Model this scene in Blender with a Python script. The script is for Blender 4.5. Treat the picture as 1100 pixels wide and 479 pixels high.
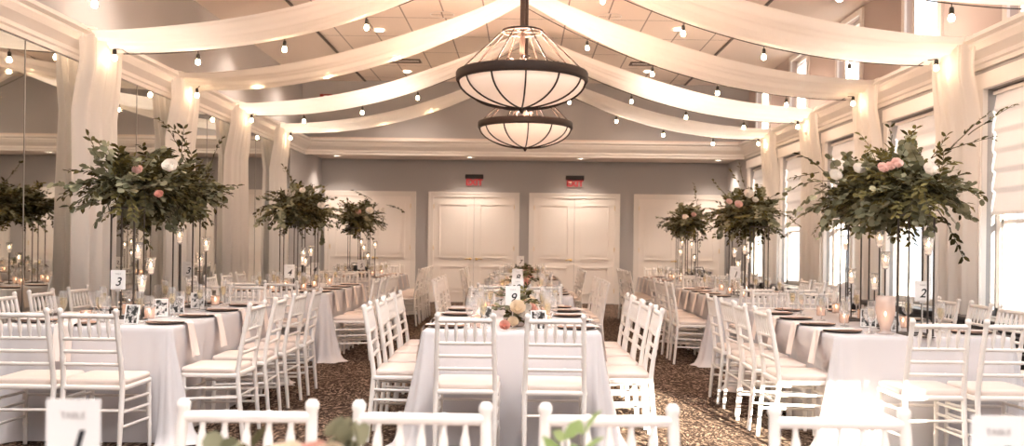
import bpy, math, random
from mathutils import Vector, Matrix
random.seed(7)
PI = math.pi
S = bpy.context.scene
COL = S.collection
for o in list(bpy.data.objects):
    bpy.data.objects.remove(o, do_unlink=True)

# ------------------------------------------------------------------ camera
H = 1.36                       # eye height
cam = bpy.data.cameras.new('camera')
cam.sensor_width = 36.0
cam.lens = 950.0 / 1100.0 * 36.0
cam.shift_x = -12.0 / 1100.0
cam.shift_y = 22.5 / 1100.0
cam.clip_start = 0.05
cam.dof.use_dof = True
cam.dof.focus_distance = 6.6
cam.dof.aperture_fstop = 2.6
camo = bpy.data.objects.new('camera', cam)
COL.objects.link(camo)
camo.location = (0, 0, H)
camo.rotation_euler = (Matrix.Rotation(math.radians(90), 3, 'X') @ Matrix.Rotation(math.radians(0.7), 3, 'Z')).to_euler()
S.camera = camo

# ------------------------------------------------------------------ world, sun, exposure
S.view_settings.view_transform = 'Standard'
S.view_settings.look = 'None'
S.view_settings.gamma = 1.0
S.view_settings.use_curve_mapping = False
S.view_settings.exposure = 1.3
S.cycles.use_denoising = True
S.cycles.max_bounces = 9
S.cycles.diffuse_bounces = 6
S.cycles.transparent_max_bounces = 24
S.cycles.sample_clamp_indirect = 6.0
S.cycles.caustics_reflective = False
S.cycles.caustics_refractive = False

W = bpy.data.worlds.new('sky')
S.world = W
W.use_nodes = True
nt = W.node_tree
bg = nt.nodes['Background']
bg.inputs['Color'].default_value = (0.86, 0.93, 1.0, 1)
bg.inputs['Strength'].default_value = 1.8

sun = bpy.data.lights.new('sun', 'SUN')
sun.energy = 30.0
sun.color = (1.0, 0.86, 0.66)
sun.angle = math.radians(0.6)
suno = bpy.data.objects.new('sun', sun)
COL.objects.link(suno)
_d = Vector((-0.1925, 1.0, -0.180)).normalized()      # travel direction of the light
suno.rotation_euler = _d.to_track_quat('-Z', 'Y').to_euler()
suno.location = (6, -12, 6)

LAMP_W = 72.0          # each recessed downlight
CHAND_W = 130.0        # each pendant bowl (open at the top)
FILL_PANEL_W = 12.0          # each added fill panel, out of view over the near half
BULB_E = 46.0          # string-light bulbs

# ------------------------------------------------------------------ materials
def mat(name, col, rough=0.6, metal=0.0, spec=0.5, emit=None, estr=0.0, sheen=0.0, transl=0.0, bump=None, var=None):
    m = bpy.data.materials.new(name)
    m.use_nodes = True
    t = m.node_tree
    b = t.nodes['Principled BSDF']
    b.inputs['Base Color'].default_value = (*col, 1)
    b.inputs['Roughness'].default_value = rough
    b.inputs['Metallic'].default_value = metal
    b.inputs['Specular IOR Level'].default_value = spec
    if sheen:
        b.inputs['Sheen Weight'].default_value = sheen
    if emit:
        b.inputs['Emission Color'].default_value = (*emit, 1)
        b.inputs['Emission Strength'].default_value = estr
    if var:      # (scale, amount): a soft mottling of the base colour
        tc = t.nodes.new('ShaderNodeTexCoord')
        n = t.nodes.new('ShaderNodeTexNoise')
        n.inputs['Scale'].default_value = var[0]
        n.inputs['Detail'].default_value = 4
        r = t.nodes.new('ShaderNodeValToRGB')
        a = var[1]
        r.color_ramp.elements[0].position = 0.3
        r.color_ramp.elements[1].position = 0.7
        r.color_ramp.elements[0].color = (*[c * (1 - a) for c in col], 1)
        r.color_ramp.elements[1].color = (*[min(1, c * (1 + a)) for c in col], 1)
        t.links.new(tc.outputs['Object'], n.inputs['Vector'])
        t.links.new(n.outputs['Fac'], r.inputs['Fac'])
        t.links.new(r.outputs['Color'], b.inputs['Base Color'])
    if bump:     # (scale, strength)
        tc2 = t.nodes.new('ShaderNodeTexCoord')
        n2 = t.nodes.new('ShaderNodeTexNoise')
        n2.inputs['Scale'].default_value = bump[0]
        n2.inputs['Detail'].default_value = 3
        bp = t.nodes.new('ShaderNodeBump')
        bp.inputs['Strength'].default_value = bump[1]
        bp.inputs['Distance'].default_value = 0.01
        t.links.new(tc2.outputs['Object'], n2.inputs['Vector'])
        t.links.new(n2.outputs['Fac'], bp.inputs['Height'])
        t.links.new(bp.outputs['Normal'], b.inputs['Normal'])
    if transl:
        tr = t.nodes.new('ShaderNodeBsdfTranslucent')
        tr.inputs['Color'].default_value = (*col, 1)
        mx = t.nodes.new('ShaderNodeMixShader')
        mx.inputs['Fac'].default_value = transl
        out = t.nodes['Material Output']
        t.links.new(b.outputs['BSDF'], mx.inputs[1])
        t.links.new(tr.outputs['BSDF'], mx.inputs[2])
        t.links.new(mx.outputs['Shader'], out.inputs['Surface'])
    return m

def glass_mat(name, tint=(0.97, 0.98, 0.99), refl=0.12, body=0.0, bodycol=(1, 1, 1)):
    """thin clear glass: see-through with a fresnel reflection and, optionally, a little body colour"""
    m = bpy.data.materials.new(name)
    m.use_nodes = True
    t = m.node_tree
    t.nodes.remove(t.nodes['Principled BSDF'])
    out = t.nodes['Material Output']
    tp = t.nodes.new('ShaderNodeBsdfTransparent')
    tp.inputs['Color'].default_value = (*tint, 1)
    gl = t.nodes.new('ShaderNodeBsdfGlossy')
    gl.inputs['Roughness'].default_value = 0.04
    lw = t.nodes.new('ShaderNodeLayerWeight')
    lw.inputs['Blend'].default_value = 0.35
    ma = t.nodes.new('ShaderNodeMath')
    ma.operation = 'MULTIPLY_ADD'
    ma.inputs[1].default_value = 0.55
    ma.inputs[2].default_value = refl * 0.5
    mx = t.nodes.new('ShaderNodeMixShader')
    t.links.new(lw.outputs['Facing'], ma.inputs[0])
    t.links.new(ma.outputs[0], mx.inputs['Fac'])
    t.links.new(tp.outputs[0], mx.inputs[1])
    t.links.new(gl.outputs[0], mx.inputs[2])
    last = mx
    if body:
        df = t.nodes.new('ShaderNodeBsdfDiffuse')
        df.inputs['Color'].default_value = (*bodycol, 1)
        m2 = t.nodes.new('ShaderNodeMixShader')
        m2.inputs['Fac'].default_value = body
        t.links.new(mx.outputs[0], m2.inputs[1])
        t.links.new(df.outputs[0], m2.inputs[2])
        last = m2
    t.links.new(last.outputs[0], out.inputs['Surface'])
    return m

def leaf_mat(name, c1, c2, transl=0.25):
    m = mat(name, c1, rough=0.65, spec=0.15, transl=transl)
    t = m.node_tree
    g = t.nodes.new('ShaderNodeNewGeometry')
    r = t.nodes.new('ShaderNodeValToRGB')
    r.color_ramp.elements[0].color = (*c1, 1)
    r.color_ramp.elements[1].color = (*c2, 1)
    t.links.new(g.outputs['Random Per Island'], r.inputs['Fac'])
    t.links.new(r.outputs['Color'], t.nodes['Principled BSDF'].inputs['Base Color'])
    for n in t.nodes:
        if n.type == 'BSDF_TRANSLUCENT':
            t.links.new(r.outputs['Color'], n.inputs['Color'])
    return m

def sheer_mat(name, col, transl, see):
    """white voile: diffuse both ways and a little see-through"""
    m = mat(name, col, rough=0.9, spec=0.1, transl=transl)
    t = m.node_tree
    out = t.nodes['Material Output']
    src = out.inputs['Surface'].links[0].from_socket
    tp = t.nodes.new('ShaderNodeBsdfTransparent')
    mx = t.nodes.new('ShaderNodeMixShader')
    mx.inputs['Fac'].default_value = see
    t.links.new(src, mx.inputs[1])
    t.links.new(tp.outputs[0], mx.inputs[2])
    t.links.new(mx.outputs[0], out.inputs['Surface'])
    return m

def carpet_mat():
    m = mat('carpet', (0.1, 0.08, 0.06), rough=0.95, spec=0.05)
    t = m.node_tree
    b = t.nodes['Principled BSDF']
    tc = t.nodes.new('ShaderNodeTexCoord')
    n = t.nodes.new('ShaderNodeTexNoise')          # slow swirl that bends the flecks
    n.inputs['Scale'].default_value = 1.6
    n.inputs['Detail'].default_value = 1
    add = t.nodes.new('ShaderNodeMixRGB')
    add.blend_type = 'LINEAR_LIGHT'
    add.inputs['Fac'].default_value = 0.22
    mp = t.nodes.new('ShaderNodeMapping')
    mp.inputs['Scale'].default_value = (1.0, 0.36, 1.0)
    mp.inputs['Rotation'].default_value = (0, 0, 0.35)
    w = t.nodes.new('ShaderNodeTexNoise')
    w.inputs['Scale'].default_value = 46.0
    w.inputs['Detail'].default_value = 1.5
    w.inputs['Distortion'].default_value = 1.1
    r = t.nodes.new('ShaderNodeValToRGB')
    e = r.color_ramp.elements
    e[0].position, e[0].color = 0.44, (0.036, 0.024, 0.019, 1)
    e[1].position, e[1].color = 0.66, (0.36, 0.265, 0.20, 1)
    k = e.new(0.54); k.color = (0.105, 0.070, 0.053, 1)
    t.links.new(tc.outputs['Object'], n.inputs['Vector'])
    t.links.new(tc.outputs['Object'], add.inputs['Color1'])
    t.links.new(n.outputs['Color'], add.inputs['Color2'])
    t.links.new(add.outputs['Color'], mp.inputs['Vector'])
    t.links.new(mp.outputs['Vector'], w.inputs['Vector'])
    t.links.new(w.outputs['Fac'], r.inputs['Fac'])
    t.links.new(r.outputs['Color'], b.inputs['Base Color'])
    return m

def tile_mat():
    m = mat('acoustic_tile', (0.82, 0.72, 0.645), rough=0.9, spec=0.1)
    t = m.node_tree
    b = t.nodes['Principled BSDF']
    tc = t.nodes.new('ShaderNodeTexCoord')
    mp = t.nodes.new('ShaderNodeMapping')
    mp.inputs['Rotation'].default_value = (0, 0, PI / 2)
    br = t.nodes.new('ShaderNodeTexBrick')
    br.offset = 0.0
    br.inputs['Scale'].default_value = 1.0
    br.inputs['Brick Width'].default_value = 1.22
    br.inputs['Row Height'].default_value = 0.61
    br.inputs['Mortar Size'].default_value = 0.011
    br.inputs['Color1'].default_value = (0.82, 0.72, 0.645, 1)
    br.inputs['Color2'].default_value = (0.79, 0.69, 0.615, 1)
    br.inputs['Mortar'].default_value = (0.33, 0.28, 0.25, 1)
    t.links.new(tc.outputs['Object'], mp.inputs['Vector'])
    t.links.new(mp.outputs['Vector'], br.inputs['Vector'])
    t.links.new(br.outputs['Color'], b.inputs['Base Color'])
    return m

def print_mat(name, cut, w):
    """a black-and-white snapshot: loose dark and pale shapes"""
    m = mat(name, (.5, .5, .5), 0.3)
    t = m.node_tree
    tc = t.nodes.new('ShaderNodeTexCoord')
    n = t.nodes.new('ShaderNodeTexNoise')
    n.inputs['Scale'].default_value = 34.0
    n.inputs['Detail'].default_value = 2.5
    n.inputs['Distortion'].default_value = .6
    n.noise_dimensions = '4D'
    n.inputs['W'].default_value = w
    r = t.nodes.new('ShaderNodeValToRGB')
    r.color_ramp.elements[0].position, r.color_ramp.elements[0].color = cut - .05, (.02, .02, .02, 1)
    r.color_ramp.elements[1].position, r.color_ramp.elements[1].color = cut + .08, (.78, .76, .74, 1)
    t.links.new(tc.outputs['Object'], n.inputs['Vector'])
    t.links.new(n.outputs['Fac'], r.inputs['Fac'])
    t.links.new(r.outputs['Color'], t.nodes['Principled BSDF'].inputs['Base Color'])
    return m

M = dict(
    carpet=carpet_mat(),
    tile=tile_mat(),
    ceil=mat('ceiling_paint', (0.78, 0.68, 0.61), 0.9, spec=0.1),
    wall=mat('greige_paint', (0.43, 0.42, 0.42), 0.85, spec=0.15),
    upper=mat('upper_wall_paint', (0.52, 0.44, 0.41), 0.85, spec=0.15),
    trim=mat('white_trim_paint', (0.80, 0.76, 0.72), 0.45),
    door=mat('door_paint', (0.87, 0.82, 0.775), 0.45),
    brass=mat('brass', (0.75, 0.55, 0.25), 0.3, metal=1.0),
    mirror=mat('mirror_glass', (0.74, 0.75, 0.72), 0.02, metal=1.0),
    seam=mat('mirror_seam', (0.25, 0.24, 0.22), 0.4),
    glass=glass_mat('window_glass', (0.96, 0.98, 1.0), 0.05),
    shade=mat('roman_shade_fabric', (0.88, 0.87, 0.87), 0.9, spec=0.1, transl=0.07),
    drape=sheer_mat('drape_voile', (0.96, 0.935, 0.90), 0.42, 0.02),
    swag=sheer_mat('swag_voile', (0.96, 0.925, 0.875), 0.36, 0.01),
    chair=mat('white_lacquer', (0.90, 0.87, 0.84), 0.35, spec=0.4),
    cushion=mat('ivory_cushion', (0.80, 0.70, 0.645), 0.85, spec=0.1, sheen=0.2),
    cloth=mat('white_linen', (0.69, 0.675, 0.695), 0.9, spec=0.08, bump=(220, 0.05)),
    napkin=mat('blush_napkin', (0.86, 0.78, 0.74), 0.9, spec=0.1),
    wood=mat('plywood', (0.45, 0.3, 0.18), 0.6),
    steel=mat('grey_steel', (0.4, 0.4, 0.4), 0.4, metal=0.8),
    dark=mat('charger_dark', (0.045, 0.028, 0.022), 0.4),
    copper=mat('charger_copper', (0.66, 0.42, 0.31), 0.4, metal=0.25),
    black=mat('black_metal', (0.085, 0.070, 0.062), 0.4, metal=0.4),
    blackcloth=mat('black_cloth', (0.008, 0.008, 0.009), 0.9),
    bronze=mat('bronze_iron', (0.035, 0.021, 0.016), 0.55, metal=0.0, spec=0.3),
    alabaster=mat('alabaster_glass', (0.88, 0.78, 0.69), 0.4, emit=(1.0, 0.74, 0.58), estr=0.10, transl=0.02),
    bulb=mat('bulb_glow', (1, 0.9, 0.7), 0.3, emit=(1.0, 0.66, 0.38), estr=BULB_E),
    socket=mat('socket_black', (0.02, 0.018, 0.016), 0.5),
    wire=mat('wire_dark', (0.03, 0.024, 0.02), 0.6),
    can=mat('downlight_glow', (1, 0.9, 0.8), 0.5, emit=(1.0, 0.84, 0.66), estr=5.0),
    panel=mat('fill_panel_diffuser', (.9, .9, .9), 0.5, emit=(1.0, .955, .94), estr=3.0),  # glowing face of the added fill panels
    ringwhite=mat('fixture_white', (0.82, 0.78, 0.74), 0.5),
    vent=mat('vent_dark', (0.12, 0.09, 0.075), 0.7),
    exitblack=mat('exit_housing', (0.02, 0.014, 0.012), 0.5),
    exitred=mat('exit_letters', (0.45, 0.02, 0.03), 0.5, emit=(0.9, 0.05, 0.07), estr=0.06),
    exitplate=glass_mat('exit_plate', (0.98, 0.9, 0.9), 0.06, 0.25, (0.85, 0.70, 0.68)),
    red=mat('alarm_red', (0.35, 0.03, 0.025), 0.4),
    clear=glass_mat('stemware_glass', (0.985, 0.985, 0.985), 0.16, 0.13, (1, 0.95, 0.92)),
    votive=glass_mat('votive_glass', (1.0, 0.92, 0.88), 0.12, 0.32, (0.95, 0.78, 0.70)),
    hurricane=glass_mat('blush_glass', (1.0, 0.94, 0.90), 0.12, 0.38, (0.93, 0.80, 0.74)),
    wine=glass_mat('champagne', (1.0, 0.93, 0.72), 0.05, 0.12, (0.95, 0.85, 0.6)),
    wax=mat('candle_wax', (0.93, 0.86, 0.80), 0.5, emit=(1.0, 0.70, 0.50), estr=0.30),
    flame=mat('flame', (1, 0.8, 0.5), 0.5, emit=(1.0, 0.70, 0.40), estr=12.0),
    card=mat('white_card', (0.93, 0.92, 0.91), 0.7),
    ink=mat('black_ink', (0.015, 0.015, 0.02), 0.6),
    faint=mat('grey_ink', (0.5, 0.48, 0.47), 0.6),
    photo=print_mat('photo_print', .46, 1.0),
    photodark=print_mat('photo_print_dark', .53, 4.0),
    silver=mat('frame_silver', (0.75, 0.72, 0.70), 0.3, metal=0.7),
    leaf=leaf_mat('leaf_deep_green', (0.024, 0.022, 0.008), (0.105, 0.088, 0.030)),
    leaf2=leaf_mat('leaf_olive', (0.095, 0.082, 0.026), (0.20, 0.17, 0.06)),
    euca=leaf_mat('leaf_eucalyptus', (0.14, 0.145, 0.085), (0.36, 0.35, 0.235)),
    lime=leaf_mat('leaf_fresh_green', (0.30, 0.42, 0.16), (0.50, 0.60, 0.30)),
    stem=mat('stem_brown', (0.08, 0.07, 0.035), 0.7),
    rosew=mat('petal_white', (0.94, 0.90, 0.85), 0.6, transl=0.2),
    rosep=mat('petal_blush', (0.90, 0.70, 0.65), 0.6, transl=0.2),
    rosec=mat('petal_cream', (0.92, 0.82, 0.68), 0.6, transl=0.2),
    rosed=mat('petal_coral', (0.84, 0.52, 0.44), 0.6, transl=0.2),
    siding=mat('pale_siding', (0.62, 0.66, 0.70), 0.8),
    paving=mat('pale_paving', (0.55, 0.54, 0.52), 0.9),
    window=mat('dark_window', (0.12, 0.15, 0.18), 0.2),
    ledge=mat('black_ledge', (0.012, 0.012, 0.013), 0.35),
)

# ------------------------------------------------------------------ mesh helpers
class MB:
    def __init__(s):
        s.v, s.f, s.sm = [], [], []
    def add(s, vs, fs, smooth=False):
        b = len(s.v)
        s.v += [tuple(v) for v in vs]
        s.f += [tuple(i + b for i in f) for f in fs]
        s.sm += [smooth] * len(fs)
        return s
    def box(s, x0, x1, y0, y1, z0, z1):
        return s.add([(x0, y0, z0), (x1, y0, z0), (x1, y1, z0), (x0, y1, z0), (x0, y0, z1), (x1, y0, z1), (x1, y1, z1), (x0, y1, z1)],
                     [(0, 3, 2, 1), (4, 5, 6, 7), (0, 1, 5, 4), (1, 2, 6, 5), (2, 3, 7, 6), (3, 0, 4, 7)])
    def tube(s, pts, rad, n=8, cap=True, closed=False):
        """a round bar along pts; rad is one radius or one per point"""
        pts = [Vector(p) for p in pts]
        m = len(pts)
        R = [rad] * m if isinstance(rad, (int, float)) else list(rad)
        vs, fs = [], []
        up = None
        for i, p in enumerate(pts):
            if closed:
                d = pts[(i + 1) % m] - pts[i - 1]
            else:
                d = pts[min(i + 1, m - 1)] - pts[max(i - 1, 0)]
            d.normalize()
            if up is None:
                up = Vector((0, 0, 1)) if abs(d.z) < 0.9 else Vector((1, 0, 0))
            a = (up - d * up.dot(d))
            if a.length < 1e-4:
                a = Vector((0, 1, 0)) - d * d.y
            a.normalize()
            up = a
            b = d.cross(a)
            for k in range(n):
                t = 2 * PI * k / n
                vs.append(p + (a * math.cos(t) + b * math.sin(t)) * R[i])
        for i in range(m if closed else m - 1):
            j = (i + 1) % m
            for k in range(n):
                fs.append((i * n + k, i * n + (k + 1) % n, j * n + (k + 1) % n, j * n + k))
        s.add(vs, fs, True)
        if cap and not closed:
            s.add([vs[k] for k in range(n)], [tuple(range(n))[::-1]])
            s.add([vs[(m - 1) * n + k] for k in range(n)], [tuple(range(n))])
        return s
    def lathe(s, prof, n=20, c=(0, 0, 0), cap0=False, cap1=False, smooth=True):
        vs, fs = [], []
        for r, z in prof:
            for k in range(n):
                t = 2 * PI * k / n
                vs.append((c[0] + r * math.cos(t), c[1] + r * math.sin(t), c[2] + z))
        for i in range(len(prof) - 1):
            for k in range(n):
                fs.append((i * n + k, i * n + (k + 1) % n, (i + 1) * n + (k + 1) % n, (i + 1) * n + k))
        s.add(vs, fs, smooth)
        if cap0:
            s.add(vs[:n], [tuple(range(n))[::-1]])
        if cap1:
            s.add(vs[-n:], [tuple(range(n))])
        return s
    def grid(s, fn, nu, nv, smooth=True):
        vs = [fn(i / nu, j / nv) for i in range(nu + 1) for j in range(nv + 1)]
        fs = [(i * (nv + 1) + j, (i + 1) * (nv + 1) + j, (i + 1) * (nv + 1) + j + 1, i * (nv + 1) + j + 1) for i in range(nu) for j in range(nv)]
        return s.add(vs, fs, smooth)
    def rbox(s, x0, x1, y0, y1, z0, z1, r=0.01, n=4, puff=0.0):
        """box with rounded vertical corners and softened top edge"""
        def ring(ins, z):
            pts = []
            for cx, cy, a0 in ((x1 - r, y1 - r, 0), (x0 + r, y1 - r, 90), (x0 + r, y0 + r, 180), (x1 - r, y0 + r, 270)):
                for k in range(n + 1):
                    a = math.radians(a0 + 90 * k / n)
                    rr = max(r - ins, 0.0005)
                    pts.append((cx + rr * math.cos(a), cy + rr * math.sin(a), z))
            return pts
        e = min(r, (z1 - z0) * 0.45) * 0.8
        rings = [ring(e * .5, z0), ring(0, z0 + e * .5), ring(0, z1 - e), ring(e * .3, z1 - e * .3), ring(e, z1)]
        vs = [p for q in rings for p in q]
        N = len(rings[0])
        fs = [(i * N + k, i * N + (k + 1) % N, (i + 1) * N + (k + 1) % N, (i + 1) * N + k) for i in range(len(rings) - 1) for k in range(N)]
        s.add(vs, fs, True)
        s.add(rings[0], [tuple(range(N))[::-1]])
        if puff:
            c = ((x0 + x1) / 2, (y0 + y1) / 2, z1 + puff)
            mid = [((p[0] + c[0]) / 2, (p[1] + c[1]) / 2, z1 + puff * .8) for p in rings[-1]]
            vs = rings[-1] + mid + [c]
            fs = [(k, (k + 1) % N, N + (k + 1) % N, N + k) for k in range(N)] + [(N + k, N + (k + 1) % N, 2 * N) for k in range(N)]
            s.add(vs, fs, True)
        else:
            s.add(rings[-1], [tuple(range(N))])
        return s
    def mesh(s, name, m):
        me = bpy.data.meshes.new(name)
        me.from_pydata(s.v, [], s.f)
        me.polygons.foreach_set('use_smooth', s.sm)
        me.materials.append(M[m] if isinstance(m, str) else m)
        me.update()
        return me

def link(name, me, parent=None, loc=None):
    o = bpy.data.objects.new(name, me)
    COL.objects.link(o)
    if parent is not None:
        o.parent = parent
    if loc is not None:
        o.location = loc
    return o

def tag(o, label, cat, group=None, kind=None):
    if len(label.replace(',', ' ').split()) > 16: print('LONG', label)
    o['label'] = label
    o['category'] = cat
    if group:
        o['group'] = group
    if kind:
        o['kind'] = kind
    return o

def struct(name, mb, m, label, cat):
    o = link(name, mb.mesh(name, m))
    o['kind'] = 'structure'
    o['label'] = label
    o['category'] = cat
    return o

def part(name, mb, m, parent):
    return link(name, mb.mesh(name, m), parent)

def thing(name, label, cat, loc=(0, 0, 0), rz=0.0, group=None, root=None, kind=None):
    o = link(name, root)
    o.location = loc
    o.rotation_euler = (0, 0, rz)
    return tag(o, label, cat, group, kind)

def place(kit, name, label, cat, loc, rz=0.0, group=None, scale=None):
    """kit: (root mesh or None, [(part, mesh, [(subpart, mesh)])])"""
    r = thing(name, label, cat, loc, rz, group, kit[0])
    if scale:
        r.scale = scale
    for pn, me, subs in kit[1]:
        p = link(pn, me, r)
        for sn, sme in subs:
            link(sn, sme, p)
    return r

def text_mesh(body, size, m, shear=0.0, extrude=0.0008, bold=0.0):
    cu = bpy.data.curves.new('text', 'FONT')
    cu.body = body
    cu.size = size
    cu.shear = shear
    cu.extrude = extrude
    cu.offset = bold
    cu.align_x = 'CENTER'
    cu.align_y = 'CENTER'
    ob = bpy.data.objects.new('text_tmp', cu)
    COL.objects.link(ob)
    dg = bpy.context.evaluated_depsgraph_get()
    me = bpy.data.meshes.new_from_object(ob.evaluated_get(dg))
    bpy.data.objects.remove(ob, do_unlink=True)
    bpy.data.curves.remove(cu)
    me.transform(Matrix.Rotation(PI / 2, 4, 'X'))      # stands up, faces -Y
    me.materials.clear()
    me.materials.append(M[m])
    return me

ORD = ['first', 'second', 'third', 'fourth', 'fifth', 'sixth', 'seventh', 'eighth']

# ------------------------------------------------------------------ the room
XL, XR = -4.65, 4.68          # lower walls
YB, YG = 20.35, 18.7          # back wall, gable above the alcove
YR = -3.4                     # rear wall behind the camera
ZS, ZC, ZT = 3.27, 3.52, 4.76 # soffit, top of cornice, ceiling
BAYS = [3.52, 5.87, 8.22, 10.57, 12.92, 15.27, 17.55]
COLS = [7.05, 9.40, 11.75, 14.10, 16.45]

struct('floor', MB().box(XL - .3, XR + .3, YR - .3, YB + .3, -0.12, 0.0), 'carpet', 'dark brown carpet with a pale swirling fleck over the whole hall', 'floor')
def slab_ceiling():
    o = thing('ceiling', 'flat ceiling of pale tiles with plain painted borders', 'ceiling', kind='structure')
    part('border', MB().box(XL - .35, -3.36, YR, YG, ZT, ZT + .12).box(3.36, XR + .35, YR, YG, ZT, ZT + .12).box(-3.36, 3.36, YR, YR + .4, ZT, ZT + .12), 'ceil', o)
    part('tile_field', MB().box(-3.36, 3.36, YR + .4, YG, ZT + .012, ZT + .12), 'tile', o)
    part('edge_strip', MB().box(-3.40, -3.36, YR + .4, YG, ZT - .012, ZT + .02).box(3.36, 3.40, YR + .4, YG, ZT - .012, ZT + .02), 'vent', o)
    return o
slab_ceiling()
struct('wall_left', MB().box(XL - .3, XL, YR, YB, 0, ZS + .1).box(XL - .3, XL - .06, YR, YG, ZS + .1, ZT + .1), 'wall', 'greige long wall behind the mirrors', 'wall')
# right wall with window openings
WZ0, WZ1, WHW = 0.70, 2.98, 0.72
wr = MB()
prev = YR
for yb in BAYS:
    wr.box(XR, XR + .3, prev, yb - WHW, 0, ZS + .1)
    wr.box(XR, XR + .3, yb - WHW, yb + WHW, 0, WZ0)
    wr.box(XR, XR + .3, yb - WHW, yb + WHW, WZ1, ZS + .1)
    prev = yb + WHW
wr.box(XR, XR + .3, prev, YB, 0, ZS + .1)
struct('wall_right', wr, 'wall', 'long wall with tall windows between white drapes', 'wall')
CZ0, CZ1, CHW = 3.62, 4.66, 0.44
wu = MB()
prev = YR
XU = XR + .06
for yb in BAYS:
    wu.box(XU, XU + .24, prev, yb - CHW, ZS + .1, ZT + .1)
    wu.box(XU, XU + .24, yb - CHW, yb + CHW, ZS + .1, CZ0)
    wu.box(XU, XU + .24, yb - CHW, yb + CHW, CZ1, ZT + .1)
    prev = yb + CHW
wu.box(XU, XU + .24, prev, YG, ZS + .1, ZT + .1)
struct('wall_upper', wu, 'upper', 'upper wall with small high windows above the long white cornice', 'wall')
struct('wall_back', MB().box(XL - .3, XR + .3, YB, YB + .2, 0, ZS + .1), 'wall', 'greige end wall with four white double doors', 'wall')
struct('wall_gable', MB().box(XL - .3, XR + .3, YG, YG + .15, ZS + .3, ZT + .1), 'wall', 'grey wall above the far cornice, under the ceiling', 'wall')
struct('ceiling_alcove', MB().box(XL - .3, XR + .3, YG - .02, YB + .2, ZS, ZS + .3), 'ceil', 'low soffit over the far doors with small recessed lights', 'ceiling')
# rear wall with a tall glazed opening (the sun comes in here)
RX0, RX1, RZ = 2.42, 4.25, 2.19
rw = MB().box(XL - .3, RX0, YR - .2, YR, 0, ZT + .1).box(RX1, XR + .3, YR - .2, YR, 0, ZT + .1).box(RX0, RX1, YR - .2, YR, RZ, ZT + .1)
struct('wall_rear', rw, 'wall', 'greige end wall behind the camera with a glazed terrace door', 'wall')
tr = thing('door_5', 'glazed terrace door in the end wall behind the camera', 'door', kind='structure')
part('frame', MB().box(RX0, RX0 + .06, YR - .15, YR - .05, 0, RZ).box(RX1 - .06, RX1, YR - .15, YR - .05, 0, RZ).box(RX0, RX1, YR - .15, YR - .05, RZ - .06, RZ), 'trim', tr)
part('pane', MB().box(RX0 + .06, RX1 - .06, YR - .11, YR - .10, 0.0, RZ - .06), 'glass', tr)

# cornices
def cornice_prof(t):      # (outward, height) steps of the moulding
    return t
PROF = [(0.0, 3.20), (0.03, 3.20), (0.03, 3.245), (0.05, 3.26), (0.05, 3.30), (0.12, 3.37), (0.15, 3.43), (0.15, 3.455), (0.19, 3.48), (0.19, 3.52), (0.0, 3.52)]
def cornice(name, axis, wall, sgn, a, b, label):
    vs, n = [], len(PROF)
    for t in (a, b):
        for o_, z in PROF:
            vs.append((wall + sgn * o_, t, z) if axis == 'y' else (t, wall + sgn * o_, z))
    fs = [(k, k + 1, n + k + 1, n + k) for k in range(n - 1)] + [tuple(range(n)), tuple(range(n, 2 * n))[::-1]]
    return struct(name, MB().add(vs, fs), 'trim', label, 'trim')
cornice('trim_1', 'y', XL, 1, YR, YG + .1, 'white stepped cornice above the mirrored wall')
cornice('trim_2', 'y', XR, -1, YR, YG + .1, 'white stepped cornice above the tall windows')
cornice('trim_3', 'x', YG, -1, XL, XR, 'white stepped cornice across the far end of the hall')
bb = MB()
for a, b in ((XL, -4.6), (-2.44, -2.21), (-0.06, 0.10), (2.25, 2.50), (4.65, XR)):
    bb.box(a, b, YB - .02, YB, 0, .14)
struct('baseboard_back', bb, 'trim', 'white baseboard along the wall between the far doors', 'trim')
struct('baseboard_right', MB().box(XR - .02, XR, YR, YB, 0, .14), 'trim', 'white baseboard under the tall windows', 'trim')

# doors at the far end
def double_door(n, cx, label, handles):
    d = thing('door_%d' % n, label, 'door', (cx, YB, 0), kind='structure')
    hw, top = 0.93, 2.42
    c = MB()
    for sx in (-1, 1):
        x0, x1 = sorted((sx * hw, sx * (hw + .115)))
        c.box(x0, x1, -.045, 0, 0, top)
        x0, x1 = sorted((sx * (hw + .075), sx * (hw + .115)))
        c.box(x0, x1, -.06, -.045, 0, top + .075)
    c.box(-hw - .115, hw + .115, -.045, 0, top, top + .115)
    c.box(-hw - .115, hw + .115, -.06, -.045, top + .075, top + .115)
    part('casing', c, 'trim', d)
    for sx in (-1, 1):
        x0, x1 = (-hw, -.004) if sx < 0 else (.004, hw)
        lf = part('leaf', MB().box(x0, x1, -.02, 0, .01, top), 'door', d)
        for z0, z1 in ((.22, .84), (1.02, 2.27)):
            a, b = x0 + .13, x1 - .13
            p = MB()
            w = .028
            p.box(a, b, -.046, -.02, z0, z0 + w).box(a, b, -.046, -.02, z1 - w, z1)
            p.box(a, a + w, -.046, -.02, z0 + w, z1 - w).box(b - w, b, -.046, -.02, z0 + w, z1 - w)
            p.box(a + .09, b - .09, -.036, -.02, z0 + .09, z1 - .09)
            part('panel_moulding', p, 'door', lf)
        if sx in handles:
            hx = sx * .07
            h = MB().tube([(hx, -.02, 1.0), (hx, -.07, 1.0)], .012).tube([(hx, -.07, 1.0), (hx + sx * .06, -.072, 1.005), (hx + sx * .13, -.07, .992)], [.013, .011, .008])
            h.lathe([(.0, 0), (.028, 0), (.028, .01), (0, .012)], 12)
            hv = h.v[-48:]
            h.v[-48:] = [(hx + v[0], -.02 - v[2], 1.0 + v[1]) for v in hv]
            part('handle', h, 'brass', lf)
        for hz in (.25, 1.2, 2.15):
            part('hinge', MB().tube([(sx * (hw - .003), -.028, hz), (sx * (hw - .003), -.028, hz + .1)], .009), 'brass', lf)
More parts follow.
